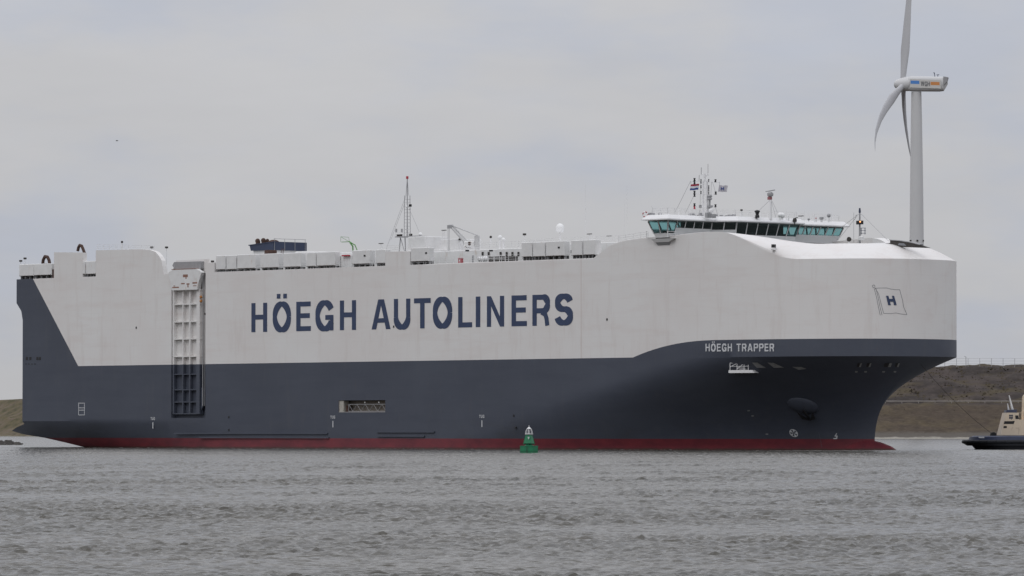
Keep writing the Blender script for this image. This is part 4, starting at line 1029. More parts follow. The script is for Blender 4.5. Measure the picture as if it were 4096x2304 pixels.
mb.build('fender', rubber, tug, smooth=50)
bul = [(x_*.93+.62 if x_ < 13 else x_-.1, y_*.97) for x_, y_ in o1]; bul2 = [(x_*.9+.95 if x_ < 13 else x_-.2, y_*.94) for x_, y_ in o1]
MB().plan(bul, 1.2, 1.98, bul2).build('bulwark', tnavy, tug, smooth=30)
MB().plan([(x_*.9+1.2 if x_ < 13 else x_-.2, y_*.94) for x_, y_ in o1], 1.981, 2.14, [(x_*.88+1.5 if x_ < 13 else x_-.3, y_*.9) for x_, y_ in o1]).build('cap_rail', tnavy, tug)
mb = MB(); x_, z_ = T(3902, 1750)[0], T(0, 1749)[1]; mb.hexa([(x_, -5.06, z_-.10), (x_+.85, -5.17, z_-.12), (x_+.85, -4.9, z_-.12), (x_, -4.8, z_-.10), (x_, -5.04, z_+.1), (x_+.85, -5.15, z_+.1), (x_+.85, -4.9, z_+.1), (x_, -4.8, z_+.1)]); mb.build('name_plate', M['whitelet'], tug)
x_, z_ = T(4017, 1765); MB().box((x_, -5.33, z_-.06), (x_+.7, -4.9, z_+.08)).build('rusty_plate', M['orange'], tug)
# superstructure
dy = 3.2
MB().prism([T(3994, 1740), T(4017, 1651), T(4066, 1651), T(4066, 1679), (19, T(0, 1679)[1]), (20.5, T(0, 1740)[1])], -dy, dy).build('deckhouse', beige, tug)
MB().prism([T(4019, 1650.6), T(4021, 1640), T(4062, 1638), T(4062, 1650.6)], -1.8, 1.8).build('funnel_top', tnavy, tug)
MB().box((T(4066, 0)[0]+1, -2.6, T(0, 1678.5)[1]), (16.5, 2.6, T(0, 1678.5)[1]+1.3)).build('wheelhouse_base', beige, tug)
MB().box((T(4066, 0)[0]+1.6, -2.3, T(0, 1678.5)[1]+1.302), (16, 2.3, T(0, 1678.5)[1]+2.5)).build('wheelhouse_window', M['glass'], tug)
MB().box((T(4066, 0)[0]+1.2, -2.7, T(0, 1678.5)[1]+2.502), (16.4, 2.7, T(0, 1678.5)[1]+2.7)).build('wheelhouse_roof', beige, tug)
MB().prism([T(4006, 1696), T(4009, 1685), T(4050, 1684), T(4046, 1696)], -dy-.02, -dy+.1).build('window_band', M['black'], tug)
MB().prism([T(4004, 1712), T(4006, 1704), T(4018, 1704), T(4018, 1712)], -dy-.03, -dy+.1).build('window', M['black'], tug)
MB().prism([T(4053, 1676), T(4052, 1662), T(4064, 1662), T(4066, 1676)], -dy-.03, -dy+.1).build('vent', M['black'], tug)
mb = MB(); cx, cz = T(4035, 1667)
for k in range(4):
    a = math.pi/4+k*math.pi/2; ex, ez = cx+.22*math.cos(a), cz+.24*math.sin(a); n = 8
    mb.prism([(ex+.15*math.cos(2*math.pi*i/n), ez+.16*math.sin(2*math.pi*i/n)) for i in range(n)], -dy-.035, -dy-.0)
mb.box((cx+.02, -dy-.034, cz-.46), (cx+.1, -dy-.001, cz-.2)); mb.build('funnel_emblem', M['navy'], tug)
mb = MB(); mb.box((T(4053, 0)[0], -dy-.02, T(0, 1712)[1]-.03), (T(4066, 0)[0], -dy, T(0, 1712)[1]+.01)); mb.box((T(4066, 0)[0]-.03, -dy-.02, T(0, 1738)[1]), (T(4066, 0)[0], -dy, T(0, 1712)[1]-.035)); mb.build('door_seam', simple('door_seam_paint', (.30, .22, .17), .8, .1), tug)
for (a, b2, r_) in (((4033, 1582), (4047, 1638), .16), ((4027, 1614), (4031, 1638), .12)):
    p0, p1 = T(*b2), T(*a); MB().tube((p0[0], -1.0, p0[1]-.1), (p1[0], -1.0, p1[1]), r_*1.25, 8, r_*.5).build('exhaust_pipe', M['dome'], tug, smooth=40)
mb = MB(); p0, p1, p2_ = T(4086, 1678), T(4087, 1590), T(4110, 1560)
mb.tube((p0[0], -2, p0[1]), (p1[0], -2, p1[1]), .24, 8, .18); mb.tube((p1[0], -2, p1[1]), (p2_[0], -2, p2_[1]), .18, 8); mb.tube((p0[0]+.6, -2, p0[1]), (p1[0]+.4, -2, p1[1]), .06, 6)
mb.build('mast', beige, tug, smooth=40)
mb = MB(); x_, z_ = T(3970, 1740); mb.lathe((x_+.1, 0, z_), [(.45, -.8), (.45, -.7), (.28, -.68), (.28, .68), (.45, .7), (.45, .8)], 12, 'y'); mb.box((x_-.5, -.9, z_-.5), (x_+.7, .9, z_-.25)); mb.build('towing_winch', M['black'], tug)
mb = MB()
for i in range(8): mb.tube((T(4062, 0)[0]+i*.9, -dy+.1, T(0, 1651)[1] if i == 0 else T(0, 1679)[1]), (T(4062, 0)[0]+i*.9, -dy+.1, T(0, 1679)[1]+1.0), .03, 4)
mb.tube((T(4062, 0)[0], -dy+.1, T(0, 1652)[1]), (T(4062, 0)[0]+6.3, -dy+.1, T(0, 1652)[1]), .03, 4); mb.build('railing', beige, tug)
# tow line from the winch up to the bow
p0 = Vector((at(3966, TY-.5), TY, (1798-1733)*K)); e_ = W(196.5, 0, 0); p1 = Vector((e_.x, e_.y, 12.8))
cu = []
for i in range(25):
    q = i/24; pnt = p0.lerp(p1, q); pnt.z -= 1.0*4*q*(1-q)*.6; cu.append(pnt)
tl = MB().path(cu, .032, 5).build('tow_line', simple('rope', (.05, .045, .04), .9, .2, 1)); tag(tl, 'dark tow line running from the tugboat up to the ship bow', 'rope')

# ------------------------------------------------------------------ green buoy
BY = 657.0; KB = BY/F; buoy = empty('navigation_buoy', (at(2116, BY), BY, 0)); tag(buoy, 'green navigation buoy with white lantern cage floating before the ship', 'buoy')
grn = simple('green_buoy_paint', (.012, .19, .085), .45, .2, 2.0, dirt=(.03, .12, .07)); grn2 = simple('green_panel_paint', (.010, .13, .060), .5, .2, 2)
def B(px, y): return ((px-2116)*KB, (1811-y)*KB)
def octo(r, c=.42): 
    return [(r*a, r*b) for a, b in ((1, -c), (1, c), (c, 1), (-c, 1), (-1, c), (-1, -c), (-c, -1), (c, -1))]
MB().plan(octo(1.19), -.6, .90).build('float', grn, buoy)
MB().plan(octo(1.23), .82, .93).build('float_rim', grn, buoy)
MB().plan(octo(1.22), .18, .25).build('float_band', grn2, buoy)
MB().box((-.31, -1.25, -.1), (-.25, -1.18, .9)).build('float_seam', M['dark'], buoy)
MB().lathe((0, 0, 0), [(.62, .93), (.34, 1.15), (.30, 2.35)], 10).build('tower', grn2, buoy, smooth=30)
for k in range(4):
    a = R(22+90*k); c, s_ = math.cos(a), math.sin(a)
    poly = [(.1, 1.12), (.84, 1.12), (.80, 1.35), (.48, 2.42), (.1, 2.42)]
    vs = [(x_*c-d*s_, x_*s_+d*c, z_) for d in (-.02, .02) for x_, z_ in poly]; n = 5
    MB().add(vs, [tuple(range(n)), tuple(range(2*n-1, n-1, -1))]+[(i, (i+1) % n, n+(i+1) % n, n+i) for i in range(n)]).build('radar_panel', grn2, buoy)
# closing panels between the fins give the tower its pyramid
for k in range(4):
    a0, a1 = R(22+90*k), R(22+90*(k+1))
    MB().add([(.78*math.cos(a0), .78*math.sin(a0), 1.25), (.78*math.cos(a1), .78*math.sin(a1), 1.25), (.5*math.cos(a1), .5*math.sin(a1), 2.38), (.5*math.cos(a0), .5*math.sin(a0), 2.38)], [(0, 1, 2, 3)]).build('side_panel', grn, buoy)
MB().plan([(.54*math.cos(2*math.pi*i/16), .54*math.sin(2*math.pi*i/16)) for i in range(16)], 2.46, 2.56).build('platform_ring', M['cleanwhite'], buoy)
for k in range(6):
    a = R(60*k+15); MB().path([(.50*math.cos(a), .50*math.sin(a), 2.56), (.44*math.cos(a), .44*math.sin(a), 2.9), (.30*math.cos(a), .30*math.sin(a), 3.22), (.1*math.cos(a), .1*math.sin(a), 3.36)], .028, 5).build('cage_bar', M['cleanwhite'], buoy)
MB().lathe((0, 0, 3.2), [(.26, 0), (.2, .12), (.05, .2), (.045, .3), (.02, .46)], 12).build('cage_top', M['dome'], buoy, smooth=45)
MB().lathe((0, 0, 2.56), [(.12, 0), (.16, .1), (.16, .42), (.08, .5)], 12).build('lantern', M['steel'], buoy)
mb = MB(); mb.prism([(-.2, 2.12), (.08, 2.12), (.02, 1.98), (-.04, 1.76), (-.12, 1.9)], -.70, -.66); mb.build('number_mark', M['whitelet'], buoy)

# ------------------------------------------------------------------ wind turbine
TYW = 1850.0; KW = TYW/F; tx0 = at(3668, TYW)
wt_ = empty('wind_turbine', (tx0, TYW, 26)); tag(wt_, 'tall pale grey wind turbine rising behind the ship bow', 'wind turbine')
tw = simple('turbine_paint', (.60, .60, .605), .5, .05, .05); twb = simple('blade_paint', (.46, .46, .475), .5, .05, .1)
def Zw(y): return CAMZ+(1721-y)*KW - 26
mb = MB(); prof = []
for y, r_ in ((1740, 30.5), (970, 28.5), (700, 25.8), (480, 22.5), (366, 20)): prof.append((r_*KW, Zw(y) if y < 1700 else 0))
mb.lathe((0, 0, 0), prof, 40).build('tower', tw, wt_, smooth=40)
mb = MB()
for k in range(6):
    a = R(30+60*k); r_ = 28.9*KW; mb.box((r_*math.cos(a)-.3, r_*math.sin(a)-.3, Zw(966)), (r_*math.cos(a)+.3, r_*math.sin(a)+.3, Zw(960)))
mb.build('tower_light', M['dark'], wt_)
nac = empty('nacelle', (0, 0, 0), 0, wt_)
YAW = R(-9)
ca, sa_ = math.cos(YAW), math.sin(YAW)
def NP(px, y, d): # along-nacelle coordinate from the photo column, height, sideways distance (towards the camera is negative)
    x_ = (px-3668)*KW; return (x_*ca-d*sa_, x_*sa_+d*ca, Zw(y))
secs = [(3636, 305, 362, .82), (3650, 303, 364, 1.0), (3700, 304, 365, 1.0), (3760, 306, 366, .95), (3778, 307, 364, .9)]
vs = []; n = 16
for px, yt, yb, wf2 in secs:
    cy, hy = (yt+yb)/2, (yb-yt)/2
    for i in range(n):
        a = 2*math.pi*i/n; c, s_ = math.cos(a), math.sin(a); e = .55
        xx = math.copysign(abs(c)**e, c); yy = math.copysign(abs(s_)**e, s_)
        px2 = px+ (14 if (px == 3778 and yy > 0) else 0)
        vs.append(NP(px2, cy-hy*yy, -2.6*wf2*xx))
fs = [(k*n+i, k*n+(i+1) % n, (k+1)*n+(i+1) % n, (k+1)*n+i) for k in range(len(secs)-1) for i in range(n)]+[tuple(range(n)), tuple(range(len(vs)-1, len(vs)-n-1, -1))]
MB().add(vs, fs).build('nacelle_body', tw, nac, smooth=35)
def npanel(px0, px1, y0, y1, mat, name, d=-2.66, dx=1.5):
    return MB().add([NP(px0, y1, d), NP(px1, y1+dx, d), NP(px1, y0+dx, d), NP(px0, y0, d)], [(0, 1, 2, 3)]).build(name, mat, nac, recalc=False)
npanel(3645, 3768, 316, 350, simple('nacelle_panel', (.60, .59, .57), .6, .05), 'sign_panel', -2.64, 6)
npanel(3647, 3682, 322, 335, simple('sign_blue', (.08, .24, .60), .6, .05), 'sign_block')
npanel(3727, 3763, 328, 341, simple('sign_orange', (.62, .25, .08), .6, .05), 'sign_block')
for ch, a, b2 in (('W', 3688, 3702), ('G', 3703.5, 3713), ('H', 3714.5, 3724)):
    o_ = Vector(NP(a, 344 if ch == 'W' else 345, -2.7)); rt = (Vector(NP(b2, 345, -2.7))-Vector(NP(a, 345, -2.7))); wdd = rt.length
    place_letter(ch, (o_, rt.normalized(), Vector((0, 0, 1)), Vector((0, -1, 0))), wdd, 18*KW, simple('sign_grey', (.16, .16, .17), .6, .05), nac, off=.02)
MB().add([NP(3778, 307, 2.2), NP(3796, 310, 2.2), NP(3790, 330, 2.2), NP(3772, 346, 2.2), NP(3778, 307, -2.45), NP(3796, 310, -2.45), NP(3790, 330, -2.45), NP(3776, 346, -2.45)], [(0,1,2,3),(4,5,6,7),(0,1,5,4),(1,2,6,5),(2,3,7,6),(3,0,4,7)]).build('rear_grille', M['steel'], nac)
mb = MB(); mb.tube(NP(3743, 306, -1), NP(3741, 290, -1), .14, 5); mb.tube(NP(3741, 295, -1), NP(3738, 289, -1), .12, 5); mb.tube(NP(3753, 306, 1), NP(3754, 296, 1), .12, 5); mb.tube(NP(3748, 298, 1), NP(3759, 297, 1), .12, 5); mb.build('wind_sensor', M['navy'], nac)
# hub and spinner
hub = empty('rotor', (0, 0, 0), 0, wt_); hc = Vector(NP(3625, 334, 0)); ax = Vector((-ca, -sa_, 0)); ax = Vector((-math.cos(R(12)), math.sin(R(12)), -.02)).normalized()
def ring_loft(c, axis, prof, n=20):
    a = axis.orthogonal().normalized(); b2 = axis.cross(a); vs = []
    for r_, h in prof:
        for i in range(n): q = 2*math.pi*i/n; vs.append(c+axis*h+(a*math.cos(q)+b2*math.sin(q))*r_)
    m_ = len(prof); fs = [(k*n+i, k*n+(i+1) % n, (k+1)*n+(i+1) % n, (k+1)*n+i) for k in range(m_-1) for i in range(n)]+[tuple(range(n)), tuple(range(m_*n-1, m_*n-n-1, -1))]
    return MB().add(vs, fs)
ring_loft(hc, ax, [(2.4, -1.9), (2.75, -.8), (2.6, .6), (2.2, 2.0), (1.9, 2.9), (1.55, 3.7), (.9, 4.3), (.05, 4.5)]).build('hub', tw, hub, smooth=50)
hp = Vector((-math.sin(R(12)), -math.cos(R(12)), 0))           # in-plane horizontal, towards the camera
up = Vector((0, 0, 1))
def blade(theta, bend, pitch=-62, length=56.0, off=0.0):
    d = (up*math.cos(theta)+hp*math.sin(theta)).normalized(); tang = d.cross(ax).normalized()
    secs = [(0, 2.2, .9, 0), (.03, 2.2, .9, 0), (.10, 2.9, .5, 8), (.2, 3.7, .25, 12), (.35, 3.2, .2, 10), (.5, 2.5, .17, 8), (.7, 1.7, .15, 5), (.85, 1.05, .14, 3), (.95, .7, .14, 2), (1, .2, .14, 2)]
    n = 12; vs = []
    for u, ch, tk, tw_ in secs:
        r_ = 1.6+length*u; c = hc+ax*1.0+d*r_+ax*bend(u)+tang*off*u
        pa = R(pitch-tw_*.8)               # feathered: the chord lies mostly along the rotor axis
        cd = (tang*math.cos(pa)+ax*math.sin(pa)).normalized(); nd = cd.cross(d).normalized()
        for i in range(n):
            q = 2*math.pi*i/n; vs.append(c+cd*ch/2*math.cos(q)+nd*ch*tk/2*math.sin(q))
    m_ = len(secs); fs = [(k*n+i, k*n+(i+1) % n, (k+1)*n+(i+1) % n, (k+1)*n+i) for k in range(m_-1) for i in range(n)]+[tuple(range(n)), tuple(range(m_*n-1, m_*n-n-1, -1))]
    return MB().add(vs, fs).build('blade', twb, hub, smooth=50)
BL = 1.0
blade(R(-6), lambda u: -3.4*u, -62)
blade(R(119), lambda u: 16.6*u-12.9*u*u, -14)
blade(R(238.5), lambda u: 6.1*u-3.9*u*u, -6)

# ------------------------------------------------------------------ dike, plateau and fence
def ridge(X): return interp(X, [(-400, 17), (-290, 17), (-230, 20.2), (-195, 22.0), (-160, 22.5), (0, 22), (110, 27), (500, 27)])
def shoreY(X): return interp(X, [(-600, 2700), (-260, 2500), (-160, 2100), (60, 1760), (120, 1738), (600, 1700)])
def terrain_pt(X, v):
    """v runs from the water (0) up the lower slope, the berm and the upper slope (1), then the plateau"""
    Y0 = shoreY(X); H = ridge(X); hb_ = H*.475
    tab = [(0, -8, -1.5), (.04, 0, .0), (.08, 8, .8), (.16, 20, 2.2), (.30, 32, hb_*.42), (.50, 52, hb_*.93), (.54, 58, hb_), (.58, 64, hb_), (1.0, 118, H), (1.2, 140, H+.2), (2, 700, H), (3, 6000, H)]
    for (a, ya, za), (b2, yb, zb_) in zip(tab[:-1], tab[1:]):
        if v <= b2: q = (v-a)/(b2-a); return Y0+ya+(yb-ya)*q, za+(zb_-za)*q
    return Y0+6000, H
Xs = np.concatenate([np.linspace(-900, -240, 20), np.linspace(-235, -150, 90), np.linspace(-148, 90, 50), np.linspace(92, 330, 260), np.linspace(335, 1200, 24)])
Vs = np.concatenate([np.linspace(0, 1.0, 90), np.linspace(1.02, 1.2, 6), np.linspace(1.4, 3, 6)])
from mathutils import noise as mn
v = []; f = []
for X in Xs:
    for vv_ in Vs:
        Y, Z = terrain_pt(float(X), float(vv_))
        nz_ = mn.fractal(Vector((X*.045, Y*.045, 3.3)), .9, 2.1, 5)
        n2_ = mn.fractal(Vector((X*.22+Z*.15, Y*.10, 1.3)), .9, 2.1, 4)
        rgh = 0.0 if vv_ < .05 or .53 < vv_ < .585 else 1.0 if vv_ < 1.25 else .4
        amp = .35 if vv_ < .5 else 1.0
        if .97 < vv_ < 1.2: nz_ = max(nz_, -.1)*1.6; 
        v.append((X, Y, Z+rgh*amp*(nz_*1.1+n2_*.5)))
nv = len(Vs)
for i in range(len(Xs)-1):
    for j in range(nv-1): f.append((i*nv+j, (i+1)*nv+j, (i+1)*nv+j+1, i*nv+j+1))
m, nt, p = newmat('dike_vegetation'); oc = ocoord(nt); sp = N(nt, 'ShaderNodeSeparateXYZ'); LK(nt, oc, sp.inputs[0])
na = noise(nt, oc, .045, 6, .65, sc=(1, 1, 2.2)); nb = noise(nt, oc, .25, 5, .65, sc=(1, .4, 2)); ncc = noise(nt, oc, .09, 5, .6, sc=(.6, 1, 1.5), loc=(20, 5, 3)); nd_ = noise(nt, oc, 1.2, 3, .6)
zj = math_node(nt, 'MULTIPLY_ADD', nb, 1.6, math_node(nt, 'SUBTRACT', sp.outputs[2], .8))
c = mixc(nt, maprange(nt, na, .44, .56), (.074, .061, .057), (.046, .039, .037))
c = mixc(nt, maprange(nt, ncc, .50, .62), c, (.086, .070, .046))
c = mixc(nt, maprange(nt, nb, .50, .68, 0, .7), c, (.100, .082, .075))
lowc = mixc(nt, maprange(nt, ncc, .42, .62), (.080, .062, .048), (.102, .080, .052))
lowc = mixc(nt, maprange(nt, nb, .42, .62, 0, .8), lowc, (.055, .043, .034)); ne_ = noise(nt, oc, .8, 4, .65, sc=(.6, 1, 2.5)); lowc = mixc(nt, maprange(nt, ne_, .5, .68, 0, .6), lowc, (.125, .10, .075))
c = mixc(nt, maprange(nt, zj, 11.8, 12.8, 1, 0), c, lowc)
c = mixc(nt, maprange(nt, zj, 1.6, 2.8, 1, 0), c, (.11, .098, .086))
c = mixc(nt, maprange(nt, zj, .35, .75, 1, 0), c, (.34, .32, .28))
lft = maprange(nt, sp.outputs[0], -130, -100, 1, 0)
c = mixc(nt, math_node(nt, 'MULTIPLY', lft, maprange(nt, na, .35, .6, .7, 1)), c, mixc(nt, maprange(nt, nb, .40, .60), (.135, .112, .066), mixc(nt, maprange(nt, ncc, .45, .58), (.075, .072, .036), (.165, .13, .10))))
c = mixc(nt, maprange(nt, nd_, .3, .7, .25, 0), c, (.03, .026, .02))
LK(nt, c, p.inputs['Base Color']); p.inputs['Roughness'].default_value = .95; p.inputs['Specular IOR Level'].default_value = .1
mb = MB(); mb.v = v; mb.f = f
land = mb.build('ground', m, None, smooth=60, recalc=False); tag(land, kind='structure')
# scrub on the slopes: small blades and clumps
sc_ = MB(); random.seed(21)
def shoreside(X0, X1, n, hmin, hmax):
    for _ in range(n):
        X = random.uniform(X0, X1); vv_ = random.choice((random.uniform(.12, .5), random.uniform(.6, 1.04), random.uniform(.6, 1.02))); Y, Z = terrain_pt(X, vv_)
        h = random.uniform(hmin, hmax)*(1 if vv_ > .55 else .6); wv = h*random.uniform(.9, 1.8)
        Z += mn.fractal(Vector((X*.045, Y*.045, 3.3)), .9, 2.1, 5)*1.1*(1 if vv_ > .5 else .35)-.3
        k = 5; pts = [(X+wv*math.cos(2*math.pi*i/k+X)*random.uniform(.6, 1), Y+wv*math.sin(2*math.pi*i/k+X)*random.uniform(.6, 1), Z) for i in range(k)]
        tp = [(X+wv*.5*math.cos(2*math.pi*i/k)*random.uniform(.4, 1), Y+wv*.5*math.sin(2*math.pi*i/k), Z+h*random.uniform(.6, 1)) for i in range(k)]
        sc_.add(pts+tp, [tuple(range(k, 2*k))]+[(i, (i+1) % k, k+(i+1) % k, k+i) for i in range(k)])
shoreside(95, 300, 5200, .22, .65); shoreside(-230, -165, 500, .5, 1.6)
ms_, nt, p = newmat('scrub'); oc = ocoord(nt); na = noise(nt, oc, .12, 5, .6); nb = noise(nt, oc, .6, 4, .6)
c = mixc(nt, maprange(nt, na, .4, .6), (.062, .052, .042), (.085, .070, .042)); c = mixc(nt, maprange(nt, nb, .5, .7), c, (.092, .076, .066)); LK(nt, c, p.inputs['Base Color']); p.inputs['Roughness'].default_value = .95; p.inputs['Specular IOR Level'].default_value = .1
o = sc_.build('scrub', ms_, None); tag(o, 'brown scrub and tufts covering the dike slope', kind='stuff')
# path along the berm with a low pale barrier
mb = MB(); XsP = np.linspace(60, 420, 60)
for a, b2 in zip(XsP[:-1], XsP[1:]):
    Ya, Za = terrain_pt(float(a), .54); Yb, Zb = terrain_pt(float(b2), .54); mb.add([(a, Ya+.5, Za+.06), (b2, Yb+.5, Zb+.06), (b2, Yb+5.5, Zb+.06), (a, Ya+5.5, Za+.06)], [(0, 1, 2, 3)])
tag(mb.build('path', simple('path_concrete', (.25, .23, .21), .9, .1, .2)), kind='structure')
gr_ = empty('guard_rail', (200, terrain_pt(200, .54)[0], terrain_pt(200, .54)[1])); tag(gr_, 'low pale guard rail along the path halfway up the dike', 'guard rail'); G0 = Vector(gr_.location)
pm = simple('pale_rail', (.34, .31, .29), .8, .15, .3); mb = MB(); pts = []
for X in np.arange(70, 400, 6.0):
    Y, Z = terrain_pt(float(X), .54); pts.append(Vector((X, Y, Z+.75))-G0)
MB().path(pts, .17, 5).build('rail_beam', pm, gr_)
pm2 = MB().box((-.09, -.09, 0), (.09, .09, .8)).build('post', pm, gr_); pm2.location = pts[0]-Vector((0, 0, .8))
for q in pts[1:]:
    c_ = pm2.copy(); COL.objects.link(c_); c_.location = q-Vector((0, 0, .8))
fe = empty('fence', (170, terrain_pt(170, 1.0)[0], 27)); tag(fe, 'thin grey post and wire fence along the top of the dike', 'fence'); G0 = Vector(fe.location)
fmn = simple('galvanised_fence', (.36, .36, .37), .6, .1, .5); XF = np.arange(128, 262, 4.35); proto = None; tops = []
for X in XF:
    Y, _ = terrain_pt(float(X), 1.0); b0 = Vector((X, Y, 26.3))-G0; tops.append(b0)
    if proto is None: proto = MB().tube((0, 0, 0), (0, 0, 3.75), .085, 5).build('post', fmn, fe); proto.location = b0
    else: c_ = proto.copy(); COL.objects.link(c_); c_.location = b0
for h in (3.7, 2.7, 1.7): MB().path([q+Vector((0, 0, h)) for q in tops], .045, 4).build('wire', fmn, fe)
Xl = at(3857, 1860); lp = empty('lamp_post', (Xl, terrain_pt(Xl, 1.0)[0]+1, 26)); tag(lp, 'short hooked lamp post beside the dike fence right of the bow', 'lamp post')
MB().tube((0, 0, 0), (0, 0, 4.6), .1, 6).build('post', fmn, lp); MB().path([(0, 0, 4.6), (-.3, 0, 4.8), (-.7, 0, 4.75)], .09, 6).build('lamp_arm', fmn, lp)
# dark rocks at the far left
rk_ = MB(); random.seed(4)
for _ in range(170):
    Yk = random.uniform(1000, 1075); X = random.uniform(-135, at(88, Yk)); r_ = random.uniform(.5, 1.2); Z = random.uniform(-.3, .55)*(1 if X < at(60, Yk) else .4)
    k = 6; ph = random.random()*6
    pts = [(X+r_*math.cos(2*math.pi*i/k+ph)*random.uniform(.8, 1.1), Yk+r_*math.sin(2*math.pi*i/k+ph), Z-.5) for i in range(k)]; tp = [(X+r_*.6*math.cos(2*math.pi*i/k+ph), Yk+r_*.6*math.sin(2*math.pi*i/k+ph), Z+r_*random.uniform(.25, .5)) for i in range(k)]
    rk_.add(pts+tp, [tuple(range(k, 2*k))]+[(i, (i+1) % k, k+(i+1) % k, k+i) for i in range(k)])
o = rk_.build('rocks', simple('wet_rock', (.07, .064, .058), .8, .4, .5)); tag(o, 'dark wet breakwater rocks behind the ship stern', kind='stuff')

# bird
BYd = 900.0; bd = empty('bird', (at(466, BYd), BYd, CAMZ+(1721-562)*BYd/F)); tag(bd, 'tiny dark seabird flying in the sky above the ship stern', 'bird')
bm_ = simple('bird_feathers', (.06, .055, .055), .8, .2, 4)
MB().lathe((0, 0, 0), [(.01, -.26), (.05, -.18), (.075, 0), (.05, .14), (.045, .2), (.01, .27)], 8, 'x').build('body', bm_, bd, smooth=50)
for sg in (-1, 1):
    MB().add([(-.06, 0, .02), (.08, 0, .02), (.05, sg*.3, .10), (-.05, sg*.32, .10), (-.08, sg*.62, .02), (-.12, sg*.60, .02), (-.06, 0, .035), (.08, 0, .035), (.05, sg*.3, .115), (-.05, sg*.32, .115)], [(0, 1, 2, 3), (6, 7, 8, 9), (3, 2, 4, 5), (0, 1, 7, 6), (1, 2, 8, 7)]).build('wing', bm_, bd, recalc=True)

# ------------------------------------------------------------------ water: one sheet with real waves near the camera and to the ship
ys = [-200, -80, -20, 10, 30, 45]
y = 55.0
while y < 1050: ys.append(y); y *= 1.0013 if y < 300 else 1.0017
while y < 2900: ys.append(y); y *= 1.02
ys.append(6000)
ys = np.array(ys); NCo = 430
core = np.linspace(-1, 1, NCo); outer = 1+np.cumsum(np.geomspace(.02, 9, 22))
us = np.concatenate([-outer[::-1], core, outer])
hw = 10+.118*np.maximum(ys, 0)+2
XX = us[None, :]*hw[:, None]; YY = np.repeat(ys[:, None], len(us), 1)
dy_ = np.gradient(ys)[:, None]; dx_ = (hw*2/NCo)[:, None]
ZZ = np.zeros_like(XX); DX = np.zeros_like(XX); DYv = np.zeros_like(XX)
wind = R(-78)
far = .30+1.5*np.clip((YY-110)/330, 0, 1)           # the channel beyond is choppier than the sheltered near water
def add_waves(n, l0, l1, steep, spread, sharp):
    global ZZ, DX, DYv
    for i in range(n):
        lam = float(np.exp(rng.uniform(np.log(l0), np.log(l1)))); k = 2*np.pi/lam; d = wind+rng.normal(0, spread); amp = steep*lam*rng.uniform(.6, 1.3)
        ph = rng.uniform(0, 2*np.pi); res = np.maximum(np.abs(np.sin(d))*dy_, np.abs(np.cos(d))*dx_)
        att = np.clip(lam/(1.5*res)-.9, 0, 1)*amp*(far if l0 > .5 and l0 < 2 else 1.0)
        th = k*(XX*np.cos(d)+YY*np.sin(d))+ph; c = np.cos(th)*att*sharp
        ZZ += att*np.sin(th); DX += c*np.cos(d); DYv += c*np.sin(d)
add_waves(48, .28, .80, .0105, .85, .9)
add_waves(40, .80, 1.9, .0064, .80, .9)
add_waves(8, 2.0, 5.0, .0010, .8, .6)
fade = np.clip((1-(np.abs(us[None, :])-1.02)*2), 0, 1)*np.clip((YY-35)/30, 0, 1)
# groups of waves: slow patchy modulation
grp = np.zeros_like(XX)
for i in range(12):
    lam = float(np.exp(rng.uniform(np.log(14), np.log(90)))); d = rng.uniform(0, 2*np.pi); grp += np.sin(2*np.pi/lam*(XX*np.cos(d)+YY*np.sin(d))+rng.uniform(0, 6.28))
fade = fade*np.clip(1+.12*grp, .55, 1.5)
co = np.stack([XX+DX*fade, YY+DYv*fade, ZZ*fade], -1).reshape(-1, 3)
nr, ncn = XX.shape
ii = (np.arange(nr-1)[:, None]*ncn+np.arange(ncn-1)[None, :]).reshape(-1)
fa = np.stack([ii, ii+1, ii+ncn+1, ii+ncn], 1)
me = bpy.data.meshes.new('water'); me.vertices.add(len(co)); me.vertices.foreach_set('co', co.astype(np.float32).ravel())
me.loops.add(fa.size); me.loops.foreach_set('vertex_index', fa.astype(np.int32).ravel()); me.polygons.add(len(fa))
me.polygons.foreach_set('loop_start', (np.arange(len(fa))*4).astype(np.int32)); me.polygons.foreach_set('loop_total', np.full(len(fa), 4, np.int32)); me.polygons.foreach_set('use_smooth', np.ones(len(fa), bool))
me.update(calc_edges=True)
wa = bpy.data.objects.new('water', me); COL.objects.link(wa); tag(wa, kind='structure')
m, nt, p = newmat('water'); me.materials.append(m); oc = ocoord(nt); sp = N(nt, 'ShaderNodeSeparateXYZ'); LK(nt, oc, sp.inputs[0])
w1 = noise(nt, oc, .85, 6, .62, sc=(1, .8, 1)); w2 = noise(nt, oc, 4.0, 5, .6, sc=(1, .7, 1), loc=(3, 1, 0)); big = noise(nt, oc, .035, 4, .55, sc=(.5, 1.6, 1), loc=(1, 2, 0))
body = mixc(nt, maprange(nt, big, .38, .62), (.046, .042, .031), (.062, .056, .043))
# foam flecks on crests and wakes
ft = noise(nt, oc, .55, 5, .7, sc=(.6, 1, 1), loc=(7, 7, 0)); crest = maprange(nt, sp.outputs[2], .10, .17)
foam = math_node(nt, 'MULTIPLY', maprange(nt, ft, .60, .68), crest)
